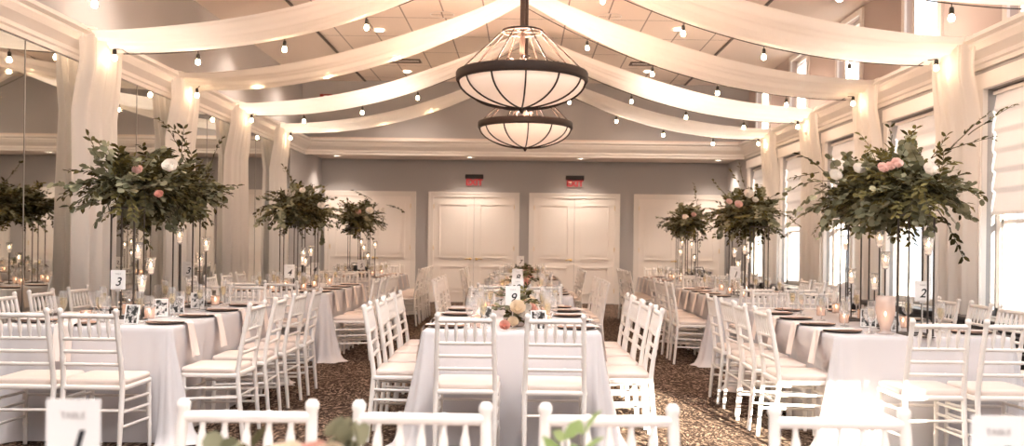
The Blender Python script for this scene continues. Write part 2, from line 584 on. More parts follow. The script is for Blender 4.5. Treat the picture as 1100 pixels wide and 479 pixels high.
double_door(1, -3.52, 'white double door in the corner by the mirrored wall', (-1, 1))
double_door(2, -1.14, 'white double door under an exit sign, with two brass levers', (-1, 1))
double_door(3, 1.17, 'white double door under an exit sign, with one brass lever', (-1,))
double_door(4, 3.58, 'white double door in the corner by the windows', (-1,))

def exit_sign(cx, label):
    e = thing('exit_sign', label, 'exit sign', (cx, YB, 2.80), group='exit signs over the doors')
    part('housing', MB().rbox(-.21, .21, -.09, 0, .04, .14, .012), 'exitblack', e)
    p = part('plate', MB().box(-.165, .165, -.05, -.042, -.125, .045), 'exitplate', e)
    l = link('lettering', text_mesh('EXIT', .19, 'exitred', extrude=.004, bold=.006), e, (0, -.056, -.045))
    part('bracket', MB().box(-.05, .05, -.04, 0, .06, .12), 'exitblack', e)
exit_sign(-1.14, 'dark exit sign with red letters over the two-lever door')
exit_sign(1.17, 'dark exit sign with red letters over the one-lever door')

# windows of the right wall
WORD = ['sixth', 'second', 'first', 'third', 'fourth', 'fifth', 'last']
bay_words = ['beside the camera', 'just before the first drape', 'nearest in view', 'behind the first tall flowers', 'second past the first drape', 'third past the first drape', 'at the far corner']
for i, yb in enumerate(BAYS):
    w = thing('window_%d' % (i + 1), 'tall white window %s' % bay_words[i], 'window', (XR, yb, 0), kind='structure')
    c = MB()
    k = .12
    for s_ in (-1, 1):
        y0, y1 = sorted((s_ * WHW, s_ * (WHW + k)))
        c.box(-.05, 0.0, y0, y1, WZ0 - .05, WZ1)
    c.box(-.06, 0.0, -WHW - k - .02, WHW + k + .02, WZ1, WZ1 + .16)
    part('casing', c, 'trim', w)
    f = MB()
    f.box(.10, .18, -WHW, -WHW + .07, WZ0, WZ1).box(.10, .18, WHW - .07, WHW, WZ0, WZ1)
    f.box(.10, .18, -WHW, WHW, WZ0, WZ0 + .07).box(.10, .18, -WHW, WHW, WZ1 - .07, WZ1)
    f.box(.10, .18, -.045, .045, WZ0, WZ1)
    for s_ in (-1, 1):
        a = s_ * WHW / 2
        f.box(.12, .16, min(a - .33, a + .33), min(a - .33, a + .33) + .04, WZ0 + .07, WZ1 - .07)
        f.box(.12, .16, a + .26, a + .30, WZ0 + .07, WZ1 - .07)
        f.box(.12, .16, a - .33, a + .30, 1.62, 1.66)
    part('sash', f, 'trim', w)
    part('pane', MB().box(.135, .14, -WHW + .03, WHW - .03, WZ0 + .03, WZ1 - .03), 'glass', w)
    part('sill', MB().box(-.07, .16, -WHW - k, WHW + k, WZ0 - .05, WZ0), 'trim', w)
    # roman shade hung in the opening
    sh = thing('roman_shade', 'white pleated roman shade half lowered in the window %s' % bay_words[i], 'window shade', (XR, yb, 0), group='roman shades')
    zt, zb = WZ1 - .045, 1.74
    folds = 6
    def shp(u, v, zt=zt, zb=zb):
        z = zt + (zb - zt) * u
        ph = (u * folds) % 1.0 if u < 1 else 1.0
        return (.075 - .035 * ph, -WHW + .03 + (2 * WHW - .06) * v, z)
    part('fabric', MB().grid(shp, 48, 2), 'shade', sh)
    part('head_rail', MB().box(.04, .10, -WHW + .02, WHW - .02, zt - .015, zt + .015), 'ringwhite', sh)
    part('hem_bar', MB().box(.035, .075, -WHW + .03, WHW - .03, zb - .03, zb), 'shade', sh)
    # clerestory
    u = thing('window_%d' % (i + 11), 'small high window above the cornice over the window %s' % bay_words[i], 'window', (XU, yb, 0), kind='structure')
    c = MB()
    for s_ in (-1, 1):
        y0, y1 = sorted((s_ * CHW, s_ * (CHW + .09)))
        c.box(-.03, 0.0, y0, y1, CZ0 - .09, CZ1 + .08)
    c.box(-.03, 0, -CHW, CHW, CZ1, CZ1 + .08).box(-.03, 0, -CHW, CHW, CZ0 - .09, CZ0)
    part('casing', c, 'trim', u)
    part('sash', MB().box(.08, .13, -CHW, -CHW + .05, CZ0, CZ1).box(.08, .13, CHW - .05, CHW, CZ0, CZ1).box(.08, .13, -CHW, CHW, CZ0, CZ0 + .05).box(.08, .13, -CHW, CHW, CZ1 - .05, CZ1), 'trim', u)
    part('pane', MB().box(.10, .105, -CHW + .03, CHW - .03, CZ0 + .03, CZ1 - .03), 'glass', u)
    # black ledge below
    if i >= 2:
        l = thing('window_ledge', 'low black ledge along the wall under the window %s' % bay_words[i], 'ledge', (XR - .03, yb, 0), group='black ledges under the windows')
        part('board', MB().rbox(-.26, 0, -.98, .98, .63, .69, .01), 'ledge', l)
        part('cabinet', MB().box(-.20, 0, -.95, .95, .14, .63), 'ledge', l)
        g = MB()
        for q in range(14):
            yy = -.86 + q * 1.72 / 13
            g.box(-.205, -.20, yy - .02, yy + .02, .44, .56)
        g.box(-.205, -.20, -.90, .90, .42, .44).box(-.205, -.20, -.90, .90, .56, .58)
        part('vent_grille', g, 'steel', l)

# portals help the sampler find the sky through the openings
def portal(name, loc, rot, sx, sy):
    l = bpy.data.lights.new(name, 'AREA')
    l.shape = 'RECTANGLE'
    l.size, l.size_y = sx, sy
    l.cycles.is_portal = True
    o = link(name, l)
    o.location = loc
    o.rotation_euler = rot
for yb in BAYS:
    portal('window_portal', (XR + .24, yb, (WZ0 + WZ1) / 2), (0, PI / 2, 0), WZ1 - WZ0, 2 * WHW)
    portal('window_portal', (XU + .2, yb, (CZ0 + CZ1) / 2), (0, PI / 2, 0), CZ1 - CZ0, 2 * CHW)
portal('door_portal', ((RX0 + RX1) / 2, YR - .18, RZ / 2), (PI / 2, 0, 0), RX1 - RX0, RZ)

# mirrors on the left wall
seams = [YR + .1, 1.15, 3.5, 5.85, 8.20, 10.57, 12.92, 15.27, 17.5]
mw = ['behind the camera', 'beside the camera', 'ahead of the near drape', 'before the first drape', 'behind the first drape', 'behind the second drape', 'behind the third drape', 'behind the farthest drape']
for i in range(len(seams) - 1):
    a, b = seams[i] + .006, seams[i + 1] - .006
    o = thing('wall_mirror', 'tall frameless mirror panel on the wall %s' % mw[i], 'mirror', (XL, 0, 0), group='mirror panels')
    part('glass', MB().box(0.0, .012, a, b, .12, 3.19), 'mirror', o)
    part('edge_strip', MB().box(0.0, .016, b, b + .012, .12, 3.19), 'seam', o)
struct('baseboard_left', MB().box(XL, XL + .02, YR, YB, 0, .115), 'trim', 'white baseboard under the mirrors', 'trim')

# ------------------------------------------------------------------ ceiling fittings
def spot(parent, z, power=LAMP_W, col=(1.0, .82, .68)):
    l = bpy.data.lights.new('downlight_lamp', 'SPOT')
    l.energy = power
    l.color = col
    l.spot_size = math.radians(125)
    l.spot_blend = 0.9
    l.shadow_soft_size = 0.07
    o = link('lamp', l, parent, (0, 0, z))
def downlight(x, y, z, label, power=LAMP_W):
    d = thing('recessed_light', label, 'ceiling light', (x, y, z), group='recessed lights')
    part('trim_ring', MB().lathe([(.075, 0), (.105, -.004), (.11, -.01), (.08, -.012), (.075, 0)], 20), 'ringwhite', d)
    part('lens', MB().lathe([(.0, -.003), (.076, -.003)], 20), 'can', d)
    spot(d, -.03, power)
pw = ['nearest', 'second nearest', 'middle', 'second farthest', 'farthest']
for i, y in enumerate([1.5, 6.4, 9.6, 14.0, 16.8]):
    downlight(-4.05, y, ZT, 'small recessed light in the ceiling border above the mirrors, %s of its row' % pw[i])
    downlight(3.95, y + .3, ZT, 'small recessed light in the ceiling border by the high windows, %s of its row' % pw[i])
for i, (y) in enumerate([-.2, 2.4, 6.6, 14.2, 17.6]):
    downlight(-2.35, y, ZT, 'small recessed light in the tile ceiling on the mirror side, %s of its row' % pw[i])
    downlight(2.40, y - .3, ZT, 'small recessed light in the tile ceiling on the window side, %s of its row' % pw[i])
for i, x in enumerate([-4.15, -1.2, 1.25, 4.3]):
    downlight(x, 19.6, ZS, 'small recessed light in the far soffit, %s from the mirrored wall' % ORD[i], 55.0)
for i, (x, y) in enumerate([(-1.25, 13.2), (1.25, 13.2)]):
    s_ = thing('ceiling_speaker', 'round flush speaker grille in the tile ceiling on the %s side' % ('mirror', 'window')[i], 'speaker', (x, y, ZT + .012))
    part('rim', MB().lathe([(.17, 0), (.185, -.006), (.18, -.012), (.165, -.008)], 28), 'ringwhite', s_)
    part('grille', MB().lathe([(0, -.008), (.17, -.006)], 28), 'tile', s_)
def fill_panel(x, y, label):  # unseen fill light, added to brighten the near half of the hall
    p = thing('fill_light_panel', label, 'ceiling light', (x, y, ZT + .012), group='added fill light panels')
    part('frame', MB().box(-.31, .31, -.61, -.585, -.02, 0).box(-.31, .31, .585, .61, -.02, 0).box(-.31, -.285, -.585, .585, -.02, 0).box(.285, .31, -.585, .585, -.02, 0), 'ringwhite', p)
    part('diffuser', MB().box(-.285, .285, -.585, .585, -.012, 0), 'panel', p)
    l = bpy.data.lights.new('fill_panel_lamp', 'AREA')
    l.shape = 'RECTANGLE'
    l.size, l.size_y = .56, 1.16
    l.energy = FILL_PANEL_W
    l.color = (1.0, .975, .975)
    link('lamp', l, p, (0, 0, -.03))
pwd = ['above the camera', 'above the blurred near table', 'beyond the blurred near chairs', 'above the near end of the front tables']
for i, y in enumerate([-.4, 1.5, 3.4, 5.2]):
    for x, w_ in ((-2.0, 'mirror'), (0, 'middle'), (2.0, 'window')):
        if x == 0 and i > 2:
            continue
        fill_panel(x, y + (.3 if x == 0 else 0), 'added unseen fill light panel %s, %s column' % (pwd[i], w_))
def linear_vent(x, y, label):
    v = thing('air_vent', label, 'air vent', (x, y, ZT + .012), group='slot vents')
    part('frame', MB().box(-.34, .34, -.16, -.12, -.015, 0).box(-.34, .34, .12, .16, -.015, 0).box(-.34, -.30, -.12, .12, -.015, 0).box(.30, .34, -.12, .12, -.015, 0), 'vent', v)
    part('slot', MB().box(-.30, .30, -.12, -.02, -.006, 0), 'vent', v)
    part('slot', MB().box(-.30, .30, .02, .12, -.006, 0), 'vent', v)
    part('divider', MB().box(-.30, .30, -.02, .02, -.012, 0), 'ringwhite', v)
linear_vent(-2.3, 16.6, 'dark slot vent in the tile ceiling towards the mirrors')
linear_vent(2.3, 16.6, 'dark slot vent in the tile ceiling towards the windows, far one')
linear_vent(3.0, 11.3, 'dark slot vent in the tile ceiling towards the windows, near one')
fa = thing('fire_alarm', 'small dark red alarm strobe high on the grey end wall', 'alarm', (-4.2, YG, 4.34))
part('body', MB().rbox(-.13, .13, -.05, 0, 0, .13, .015), 'red', fa)
part('strobe', MB().rbox(-.04, .04, -.075, -.05, .03, .10, .01), 'ringwhite', fa)

# ------------------------------------------------------------------ pendant bowls
def bowl_pendant(x, y, zrim, label):
    R = 0.60
    c = thing('bowl_chandelier', label, 'chandelier', (x, y, zrim), group='bowl chandeliers')
    ztop = ZT - zrim
    part('pole', MB().tube([(0, 0, -.02), (0, 0, ztop)], .024, 10), 'bronze', c)
    part('canopy', MB().lathe([(.0, ztop - .06), (.05, ztop - .055), (.09, ztop - .02), (.09, ztop)], 20), 'bronze', c)
    part('rim', MB().lathe([(R - .015, -.045), (R + .012, -.045), (R + .02, -.03), (R + .02, .03), (R + .012, .045), (R - .015, .045), (R - .015, -.045)], 64), 'bronze', c)
    zr = .43
    rr = .185
    ring = MB().tube([(rr * math.cos(t * PI / 16), rr * math.sin(t * PI / 16), zr) for t in range(32)], .013, 8, closed=True)
    rg = part('top_ring', ring, 'bronze', c)
    for k in range(6):
        a = k * PI / 3
        part('spoke', MB().tube([(.02 * math.cos(a), .02 * math.sin(a), zr), (rr * math.cos(a), rr * math.sin(a), zr)], .008, 6), 'bronze', rg)
    for k in range(8):
        a = (k + .5) * PI / 4
        part('rod', MB().tube([(rr * math.cos(a), rr * math.sin(a), zr), (R * math.cos(a), R * math.sin(a), .03)], .0075, 6), 'bronze', c)
    dep = .285
    prof = [(R * .985 * math.sin(t * PI / 2 / 14) , -dep * (math.cos(t * PI / 2 / 14)) ** .9 - .0) for t in range(14)] + [(R * .985, -.0)]
    part('bowl', MB().lathe(prof, 64), 'alabaster', c)
    for k in range(12):
        a = k * PI / 6 - PI / 2 + .06
        pts = []
        for t in range(13):
            th = t * PI / 2 / 12
            pts.append(((R + .004) * math.sin(th) * math.cos(a), (R + .004) * math.sin(th) * math.sin(a), -(dep + .006) * math.cos(th) ** .9 if t < 12 else 0))
        part('rib', MB().tube(pts, .0085, 6), 'bronze', c)
    part('finial', MB().lathe([(0, -dep - .055), (.014, -dep - .045), (.018, -dep - .03), (.04, -dep - .012), (.05, -dep), (0, -dep + .01)], 16), 'bronze', c)
    for k in range(3):
        a = k * 2 * PI / 3 + .9
        cl = part('candle_socket', MB().tube([(.0, .0, .10), (.12 * math.cos(a), .12 * math.sin(a), .10), (.12 * math.cos(a), .12 * math.sin(a), .17)], .010, 6).lathe([(.035, .17), (.03, .185), (0, .185)], 10, (.12 * math.cos(a), .12 * math.sin(a), 0)), 'bronze', c)
    l = bpy.data.lights.new('pendant_lamp', 'POINT')
    l.energy = CHAND_W
    l.color = (1.0, .68, .50)
    l.shadow_soft_size = .12
    link('lamp', l, c, (0, 0, .20))
bowl_pendant(-0.03, 8.30, 2.92, 'dark iron pendant with a pale glass bowl, the nearer and larger of the two')
bowl_pendant(0.01, 11.55, 2.905, 'dark iron pendant with a pale glass bowl, the smaller one hanging farther back')

# ------------------------------------------------------------------ drapes, swags and string lights
nth = ['nearest', 'second', 'third', 'fourth', 'farthest']
SIDE = {-1: 'mirror', 1: 'window'}
def zsw(u):
    return 4.66 - 1.22 * (1 - (1 - u) ** 2)
def swag(sgn, y0, idx):
    wide = 0.74 if sgn < 0 else 0.98
    ph = random.random() * 6
    XE = 4.47
    def f(u, v):
        w = wide * (0.40 + 0.60 * min(1, u * 3.0)) if u < .5 else max(wide * (1 - .2 * max(0, (u - .78) / .22) ** 1.5), .84 * max(0, (u - .9) / .1))
        q = 2 * v - 1
        pl = .5 + .5 * math.sin(u * PI)
        z = zsw(u) + .07 - .10 * (1 - q * q) * pl - .09 * v + .018 * math.sin(v * 21 + ph + 2.5 * u) * (1.1 - .5 * pl) + .008 * math.sin(v * 43 + ph)
        x = sgn * (u * XE)
        return (x, y0 + q * w / 2 + .02 * math.sin(u * 9 + ph), z)
    o = link('ceiling_swag', MB().grid(f, 40, 36).mesh('ceiling_swag', 'swag'))
    tag(o, 'sheer white ceiling swag sagging down to the %s wall, %s of its row' % (SIDE[sgn], nth[idx]), 'swag', 'ceiling swags')
    return wide
def string_light(sgn, y0, idx, wide):
    # over the cloth on alternate rows of the mirror side, at its far edge elsewhere
    above = sgn < 0 and idx in (2, 4)
    yy = y0 + (wide * .18 if above else wide * .44)
    dz = .10 if above else -.045
    s_ = thing('string_light', 'string of small round bulbs along the %s ceiling swag on the %s side' % (nth[idx], SIDE[sgn]), 'string lights', (0, 0, 0), group='string lights')
    pts = []
    for k in range(41):
        u = k / 40
        pts.append((sgn * 4.42 * u, yy, zsw(u) + dz))
    part('wire', MB().tube(pts, .0055, 5), 'wire', s_)
    for xb in (.85, 1.75, 2.65, 3.60, 4.36):
        u = xb / 4.42
        z = zsw(u) + dz
        ybulb = yy - (.30 if xb > 4.2 and not above else 0)
        if xb > 4.2:
            z = 3.36
            ybulb = y0 - .08
            pth = [(sgn * xb, yy, zsw(u) + dz), (sgn * (xb - .02), (yy + ybulb) / 2, 3.40), (sgn * (xb - .03), ybulb, z)]
        else:
            pth = [(sgn * xb, yy, z), (sgn * xb, yy, z - .03)]
            z -= .03
        bx = sgn * (xb - (.03 if xb > 4.2 else 0))
        sk = part('socket', MB().tube(pth, .005, 5).lathe([(.0, 0), (.016, 0), (.021, -.02), (.021, -.062), (.0, -.064)], 10, (bx, ybulb, z)), 'socket', s_)
        part('bulb', MB().lathe([(.014, -.062), (.020, -.074), (.026, -.090), (.025, -.107), (.016, -.119), (0, -.124)], 12, (bx, ybulb, z)), 'bulb', sk)
def wall_drape(sgn, y0, idx):
    ph = random.random() * 6
    xw = (XL if sgn < 0 else XR)
    def f(u, v):
        z = 3.545 - 3.53 * u
        w = .93 + .08 * u - .07 * math.exp(-((u - .10) / .07) ** 2)
        q = 2 * v - 1
        amp = .014 + .030 * min(1, u * 2.2)
        x = .215 - .07 * min(1, max(0, (u - .10) / .15)) + amp * math.sin(v * 26 + ph + .5 * math.sin(u * 3 + ph)) + .012 * math.sin(v * 57 + ph * 2 + u * 2) - .08 * q * q
        y = y0 + q * w / 2 + .02 * math.sin(v * 26 + ph + 1.4) + .008 * u * math.sin(u * 4 + ph)
        return (xw - sgn * x, y, z)
    o = link('wall_drape', MB().grid(f, 44, 64).mesh('wall_drape', 'drape'))
    wh = 'mirrors' if sgn < 0 else 'windows'
    tag(o, 'floor-length sheer white drape hanging by the %s, %s of its row' % (wh, nth[idx]), 'drape', 'wall drapes')
for i, y in enumerate(COLS):
    for sg in (-1, 1):
        wd = swag(sg, y, i)
        string_light(sg, y, i, wd)
        wall_drape(sg, y, i)

# ------------------------------------------------------------------ chairs
def turned(p0, p1, r, n=10):
    """a rail or post with the bamboo rings of a chiavari chair"""
    p0, p1 = Vector(p0), Vector(p1)
    pts, rad = [], []
    for t in (0, .30, .33, .36, .64, .67, .70, 1):
        pts.append(p0.lerp(p1, t))
        rad.append(r * (1.22 if t in (.33, .67) else 1.0))
    return pts, rad
def chair_meshes():
    w = .183
    rear = lambda z: -.185 - .075 * max(0, (z - .45) / .47) ** 1.25 - .04 * max(0, (.45 - z) / .45)
    P = {}
    for s_, nm in ((-1, 'a'), (1, 'b')):
        zs = [0, .1, .20, .22, .24, .38, .45, .5, .60, .62, .64, .74, .76, .78, .87, .905]
        pts = [(s_ * (w - .012 * max(0, (z - .45) / .45)), rear(z), z) for z in zs]
        rad = [.013, .0145, .0155, .018, .0155, .0165, .017, .0165, .0155, .0185, .0155, .0155, .0185, .0155, .0155, .0155]
        pts += [(pts[-1][0], rear(.912), .912), (pts[-1][0], rear(.925), .925), (pts[-1][0], rear(.935), .935)]
        rad += [.019, .0185, .010]
        P['rear_' + nm] = MB().tube(pts, rad, 10).mesh('chair_rear_leg', 'chair')
        pts = [(s_ * (.192 - .006 * (z / .44)), .178 + .012 * (1 - z / .44), z) for z in (0, .12, .14, .16, .30, .32, .34, .44)]
        P['front_' + nm] = MB().tube(pts, [.0125, .0145, .018, .0145, .0155, .019, .0155, .0175], 10).mesh('chair_front_leg', 'chair')
    P['seat_frame'] = MB().rbox(-.205, .205, -.20, .205, .425, .455, .03, 5).mesh('chair_seat_frame', 'chair')
    P['cushion'] = MB().rbox(-.20, .20, -.175, .205, .455, .492, .045, 6, puff=.012).mesh('chair_cushion', 'cushion')
    def rail(z, r):
        x = w - .012 * max(0, (z - .45) / .45)
        return MB().tube(*turned((-x, rear(z), z), (x, rear(z), z), r), 8)
    P['top_rail'] = rail(.888, .0155).mesh('chair_top_rail', 'chair')
    zr = (.745, .665, .585)
    P['rails'] = [rail(z, .0115).mesh('chair_back_rail', 'chair') for z in zr]
    sp = []
    for k in range(5):
        x = (-2 + k) * .0585
        z0, z1 = .745, .885
        pts = [(x, rear(z0 + (z1 - z0) * t), z0 + (z1 - z0) * t) for t in (0, .2, .35, .5, .65, .8, 1)]
        sp.append(MB().tube(pts, [.0075, .008, .0125, .0135, .0125, .008, .0075], 8))
    P['spindles'] = [m.mesh('chair_spindle', 'chair') for m in sp]
    st = []
    for s_ in (-1, 1):
        for z in (.36, .29, .20):
            st.append(MB().tube([(s_ * .186, rear(z), z), (s_ * .190, .182, z - .012)], .0095, 7))
    st.append(MB().tube([(-.19, .182, .33), (.19, .182, .33)], .0095, 7))
    st.append(MB().tube([(-.19, .185, .23), (.19, .185, .23)], .0095, 7))
    st.append(MB().tube([(-.183, rear(.30), .30), (.183, rear(.30), .30)], .0095, 7))
    P['stretchers'] = [m.mesh('chair_stretcher', 'chair') for m in st]
    mb = MB()
    for m in [rail(.888, .0155)] + [rail(z, .0115) for z in zr] + sp:
        mb.add(m.v, m.f, True)
    P['backrest'] = mb.mesh('chair_backrest', 'chair')
    mb = MB()
    for m in st:
        mb.add(m.v, m.f, True)
    P['stretcher_frame'] = mb.mesh('chair_stretcher_frame', 'chair')
    return P
P = chair_meshes()
legs = [('leg', P[k], []) for k in ('rear_a', 'rear_b', 'front_a', 'front_b')]
CHAIR_NEAR = (None, legs + [('seat_frame', P['seat_frame'], []), ('seat_cushion', P['cushion'], []), ('top_rail', P['top_rail'], [])]
              + [('back_rail', m, []) for m in P['rails']] + [('spindle', m, []) for m in P['spindles']] + [('stretcher', m, []) for m in P['stretchers']])
CHAIR_FAR = (None, legs + [('seat_frame', P['seat_frame'], []), ('seat_cushion', P['cushion'], []), ('backrest', P['backrest'], []), ('stretcher_frame', P['stretcher_frame'], [])])

# ------------------------------------------------------------------ tableware kits
TZ = 0.768                     # top of the cloth
OCC = []
def occupy(x, y, r):
    OCC.append((x, y, r))
def fits(x, y, r):
    return all((x - a) ** 2 + (y - b) ** 2 > (r + c) ** 2 for a, b, c in OCC)
def free(x, y, r, axis=None, reach=.22):
    """the nearest clear spot for a round foot of radius r (only along axis, if given); None when there is none"""
    k = 0.0
    while k <= reach:
        for t in range(1 if k == 0 else 16):
            if axis is not None:
                if t > 1:
                    break
                q = (x + axis[0] * k * (1, -1)[t], y + axis[1] * k * (1, -1)[t])
            else:
                a = t * PI / 8
                q = (x + k * math.cos(a), y + k * math.sin(a))
            if fits(q[0], q[1], r):
                occupy(q[0], q[1], r)
                return q
        k += .01
    return None
def kits():
    K = {}
    K['charger'] = (MB().lathe([(0, 0), (.085, 0), (.125, .007), (.136, .014), (.134, .017), (.121, .013)], 28).mesh('charger', 'dark'),
                    [('inlay', MB().lathe([(.1305, .0174), (.105, .0135), (.085, .0125), (0, .012)], 28).mesh('charger_inlay', 'copper'), [])])
    # napkin: a folded strip that lies on the charger and drops over the table edge (+Y is towards the guest)
    def nap(u, v):
        q = (2 * v - 1) * .062
        L = u * .52
        if L < .24:
            return (q, L - .10, .024)
        L -= .24
        if L < .05:
            return (q, .14 + .034 * math.sin(L / .05 * PI / 2), .024 - .022 * (1 - math.cos(L / .05 * PI / 2)))
        d = L - .05
        return (q * (1 + .5 * d), .174 + .005 * math.sin(v * 7 + d * 8) + .17 * d, .002 - d * .98)
    K['napkin'] = (MB().grid(nap, 30, 8).mesh('napkin', 'napkin'), [])
    K['goblet'] = (MB().lathe([(.034, 0), (.032, .004), (.006, .008), (.0045, .04), (.005, .075), (.022, .09), (.038, .112), (.043, .14), (.040, .17), (.036, .19)], 16).mesh('goblet', 'clear'), [])
    K['flute'] = (MB().lathe([(.032, 0), (.030, .004), (.005, .008), (.004, .05), (.005, .085), (.016, .10), (.025, .14), (.027, .18), (.024, .225)], 14).mesh('flute', 'clear'),
                  [('champagne', MB().lathe([(.0, .093), (.013, .103), (.0225, .14), (.0245, .175), (0, .175)], 12).mesh('flute_champagne', 'wine'), [])])
    K['votive'] = (MB().lathe([(.0, 0), (.034, 0), (.037, .01), (.036, .07), (.041, .085), (.039, .085), (.034, .07), (.034, .012), (0, .01)], 16).mesh('votive', 'votive'),
                   [('candle', MB().lathe([(.0, .012), (.030, .012), (.030, .040), (0, .042)], 12).mesh('votive_wax', 'wax'), []),
                    ('flame', MB().lathe([(0, .044), (.006, .052), (.005, .062), (0, .075)], 8).mesh('votive_flame', 'flame'), [])])
    K['hurricane'] = (MB().lathe([(.0, 0), (.055, 0), (.058, .008), (.03, .02), (.035, .045), (.055, .10), (.066, .17), (.062, .22), (.066, .262), (.063, .262), (.059, .22), (.062, .17), (.05, .10), (.03, .05), (0, .04)], 20).mesh('hurricane', 'hurricane'),
                      [('candle', MB().lathe([(.0, .05), (.028, .052), (.028, .12), (0, .122)], 12).mesh('hurricane_wax', 'wax'), []),
                       ('flame', MB().lathe([(0, .124), (.007, .133), (.006, .144), (0, .16)], 8).mesh('hurricane_flame', 'flame'), [])])
    return K
K = kits()

_tall = {}
def tall_candle(x, y, ztop, label):
    h = round(ztop - TZ, 2)
    x, y = free(x, y, .053) or (x, y)
    if h not in _tall:
        cup = [(.010, -.055), (.020, -.045), (.028, -.015), (.032, .03), (.038, .08), (.0365, .08), (.0305, .03), (.026, -.014), (.010, -.05)]
        _tall[h] = (None, [
            ('base', MB().lathe([(0, 0), (.05, 0), (.05, .006), (.012, .012), (0, .012)], 18).mesh('candle_base', 'black'), []),
            ('rod', MB().tube([(0, 0, .01), (0, 0, h - .05)], .0065, 8).mesh('candle_rod', 'black'), []),
            ('cup', MB().lathe(cup, 16, (0, 0, h)).mesh('candle_cup', 'clear'), []),
            ('candle', MB().lathe([(0, -.045), (.018, -.04), (.023, -.01), (.022, .005), (0, .008)], 12, (0, 0, h)).mesh('candle_wax', 'wax'), [
                ('flame', MB().lathe([(0, .008), (.0075, .017), (.0065, .029), (0, .047)], 8, (0, 0, h)).mesh('candle_flame', 'flame'))]),
        ])
    place(_tall[h], 'candle_holder', label, 'candle holder', (x, y, TZ), group='tall stemmed candle holders')

def number_sign(x, y, numeral, label, z=TZ, top=.28, w=.095, h=.125, rz=0.0):
    occupy(x, y, .04)
    s_ = thing('table_number', label, 'table number', (x, y, z), rz, group='table number signs')
    part('stand', MB().lathe([(0, 0), (.035, 0), (.033, .006), (.006, .012), (0, .012)], 14).tube([(0, 0, .01), (0, 0, top - h)], .004, 6).box(-.02, .02, -.006, .006, top - h - .012, top - h + .006), 'silver', s_)
    c = part('card', MB().box(-w / 2, w / 2, -.0015, .0015, top - h, top), 'card', s_)
    n = link('numeral', text_mesh(numeral, h * .62, 'ink', shear=.28, bold=.0006), c, (0, -.0022, top - h * .62))
    t = link('lettering', text_mesh('TABLE', h * .11, 'faint'), c, (0, -.0022, top - h * .2))

def photo_frame(x, y, rz, label, tone):
    x, y = free(x, y, .062) or (x, y)
    f = thing('photo_frame', label, 'photo frame', (x, y, TZ), rz, group='small photo frames')
    f.rotation_euler = (math.radians(-12), 0, rz)
    w, h, b = .055, .14, .008
    part('border', MB().box(-w, w, -.005, .005, 0.004, b + .004).box(-w, w, -.005, .005, h - b, h).box(-w, -w + b, -.005, .005, b, h - b).box(w - b, w, -.005, .005, b, h - b), 'card', f)
    pr = part('print', MB().box(-w + b, w - b, -.002, .002, b, h - b), 'photo' if tone else 'photodark', f)
    part('strut', MB().box(-.012, .012, .005, .035, .004, .012).box(-.012, .012, .005, .012, .01, .09), 'black', f)

# ------------------------------------------------------------------ foliage
def leaf(mb, p, d, L, Wd, n, disc=False):
    d = d.normalized()
    s_ = d.cross(n)
    if s_.length < 1e-3:
        s_ = d.cross(Vector((1, .3, .2)))
    s_.normalize()
    n = s_.cross(d)
    q = lambda a, b, c: p + d * (L * a) + s_ * (Wd * b) + n * (L * c)
    if disc:
        vs = [q(0, 0, 0), q(.12, .33, .03), q(.12, -.33, .03), q(.45, .5, .06), q(.45, -.5, .06), q(.82, .36, .03), q(.82, -.36, .03), q(1, 0, -.04), q(.45, 0, 0)]
        mb.add(vs, [(0, 8, 1), (0, 2, 8), (1, 8, 3), (2, 4, 8), (3, 8, 5), (4, 6, 8), (5, 8, 7), (6, 7, 8)], True)
        return
    vs = [q(0, 0, 0), q(.3, .42, .05), q(.3, -.42, .05), q(.3, 0, 0), q(.68, .40, .02), q(.68, -.40, .02), q(.68, 0, -.03), q(1, 0, -.10)]
    mb.add(vs, [(0, 3, 1), (0, 2, 3), (1, 3, 6, 4), (3, 2, 5, 6), (4, 6, 7), (6, 5, 7)], True)

def rose_mesh(name, R, m):
    mb = MB()
    for ring, (n, rr, tilt, hh) in enumerate(((3, .28, 1.25, .9), (4, .55, 1.0, .85), (5, .82, .72, .72), (6, 1.0, .38, .55))):
        for k in range(n):
            a0 = 2 * PI * k / n + ring * .7
            def f(u, v, a0=a0, n=n, rr=rr, tilt=tilt, hh=hh):
                a = a0 + (v - .5) * (2.4 * PI / n)
                r = R * rr * (.25 + .75 * math.sin(min(1, u * 1.25) * PI / 2)) + R * .12 * max(0, u - .75) * 4 * (.4 if tilt > .9 else 1)
                z = R * (-.45 + (hh + .45) * u * (1 - .25 * abs(2 * v - 1) ** 2))
                return (r * math.cos(a), r * math.sin(a), z)
            mb.grid(f, 5, 5)
    return mb.mesh(name, m)
ROSE = {}
for nm, mm in (('w', 'rosew'), ('p', 'rosep'), ('c', 'rosec'), ('d', 'rosed')):
    ROSE[nm] = rose_mesh('rose_' + nm, 1.0, mm)

def rvec(r=random):
    while True:
        v = Vector((r.uniform(-1, 1), r.uniform(-1, 1), r.uniform(-1, 1)))
        if .1 < v.length < 1:
            return v.normalized()

def add_rose(parent, p, R, kind, d):
    o = link('rose', ROSE[kind], parent)
    o.location = p
    o.scale = (R, R, R)
    o.rotation_euler = Vector(d).to_track_quat('Z', 'Y').to_euler()
    return o

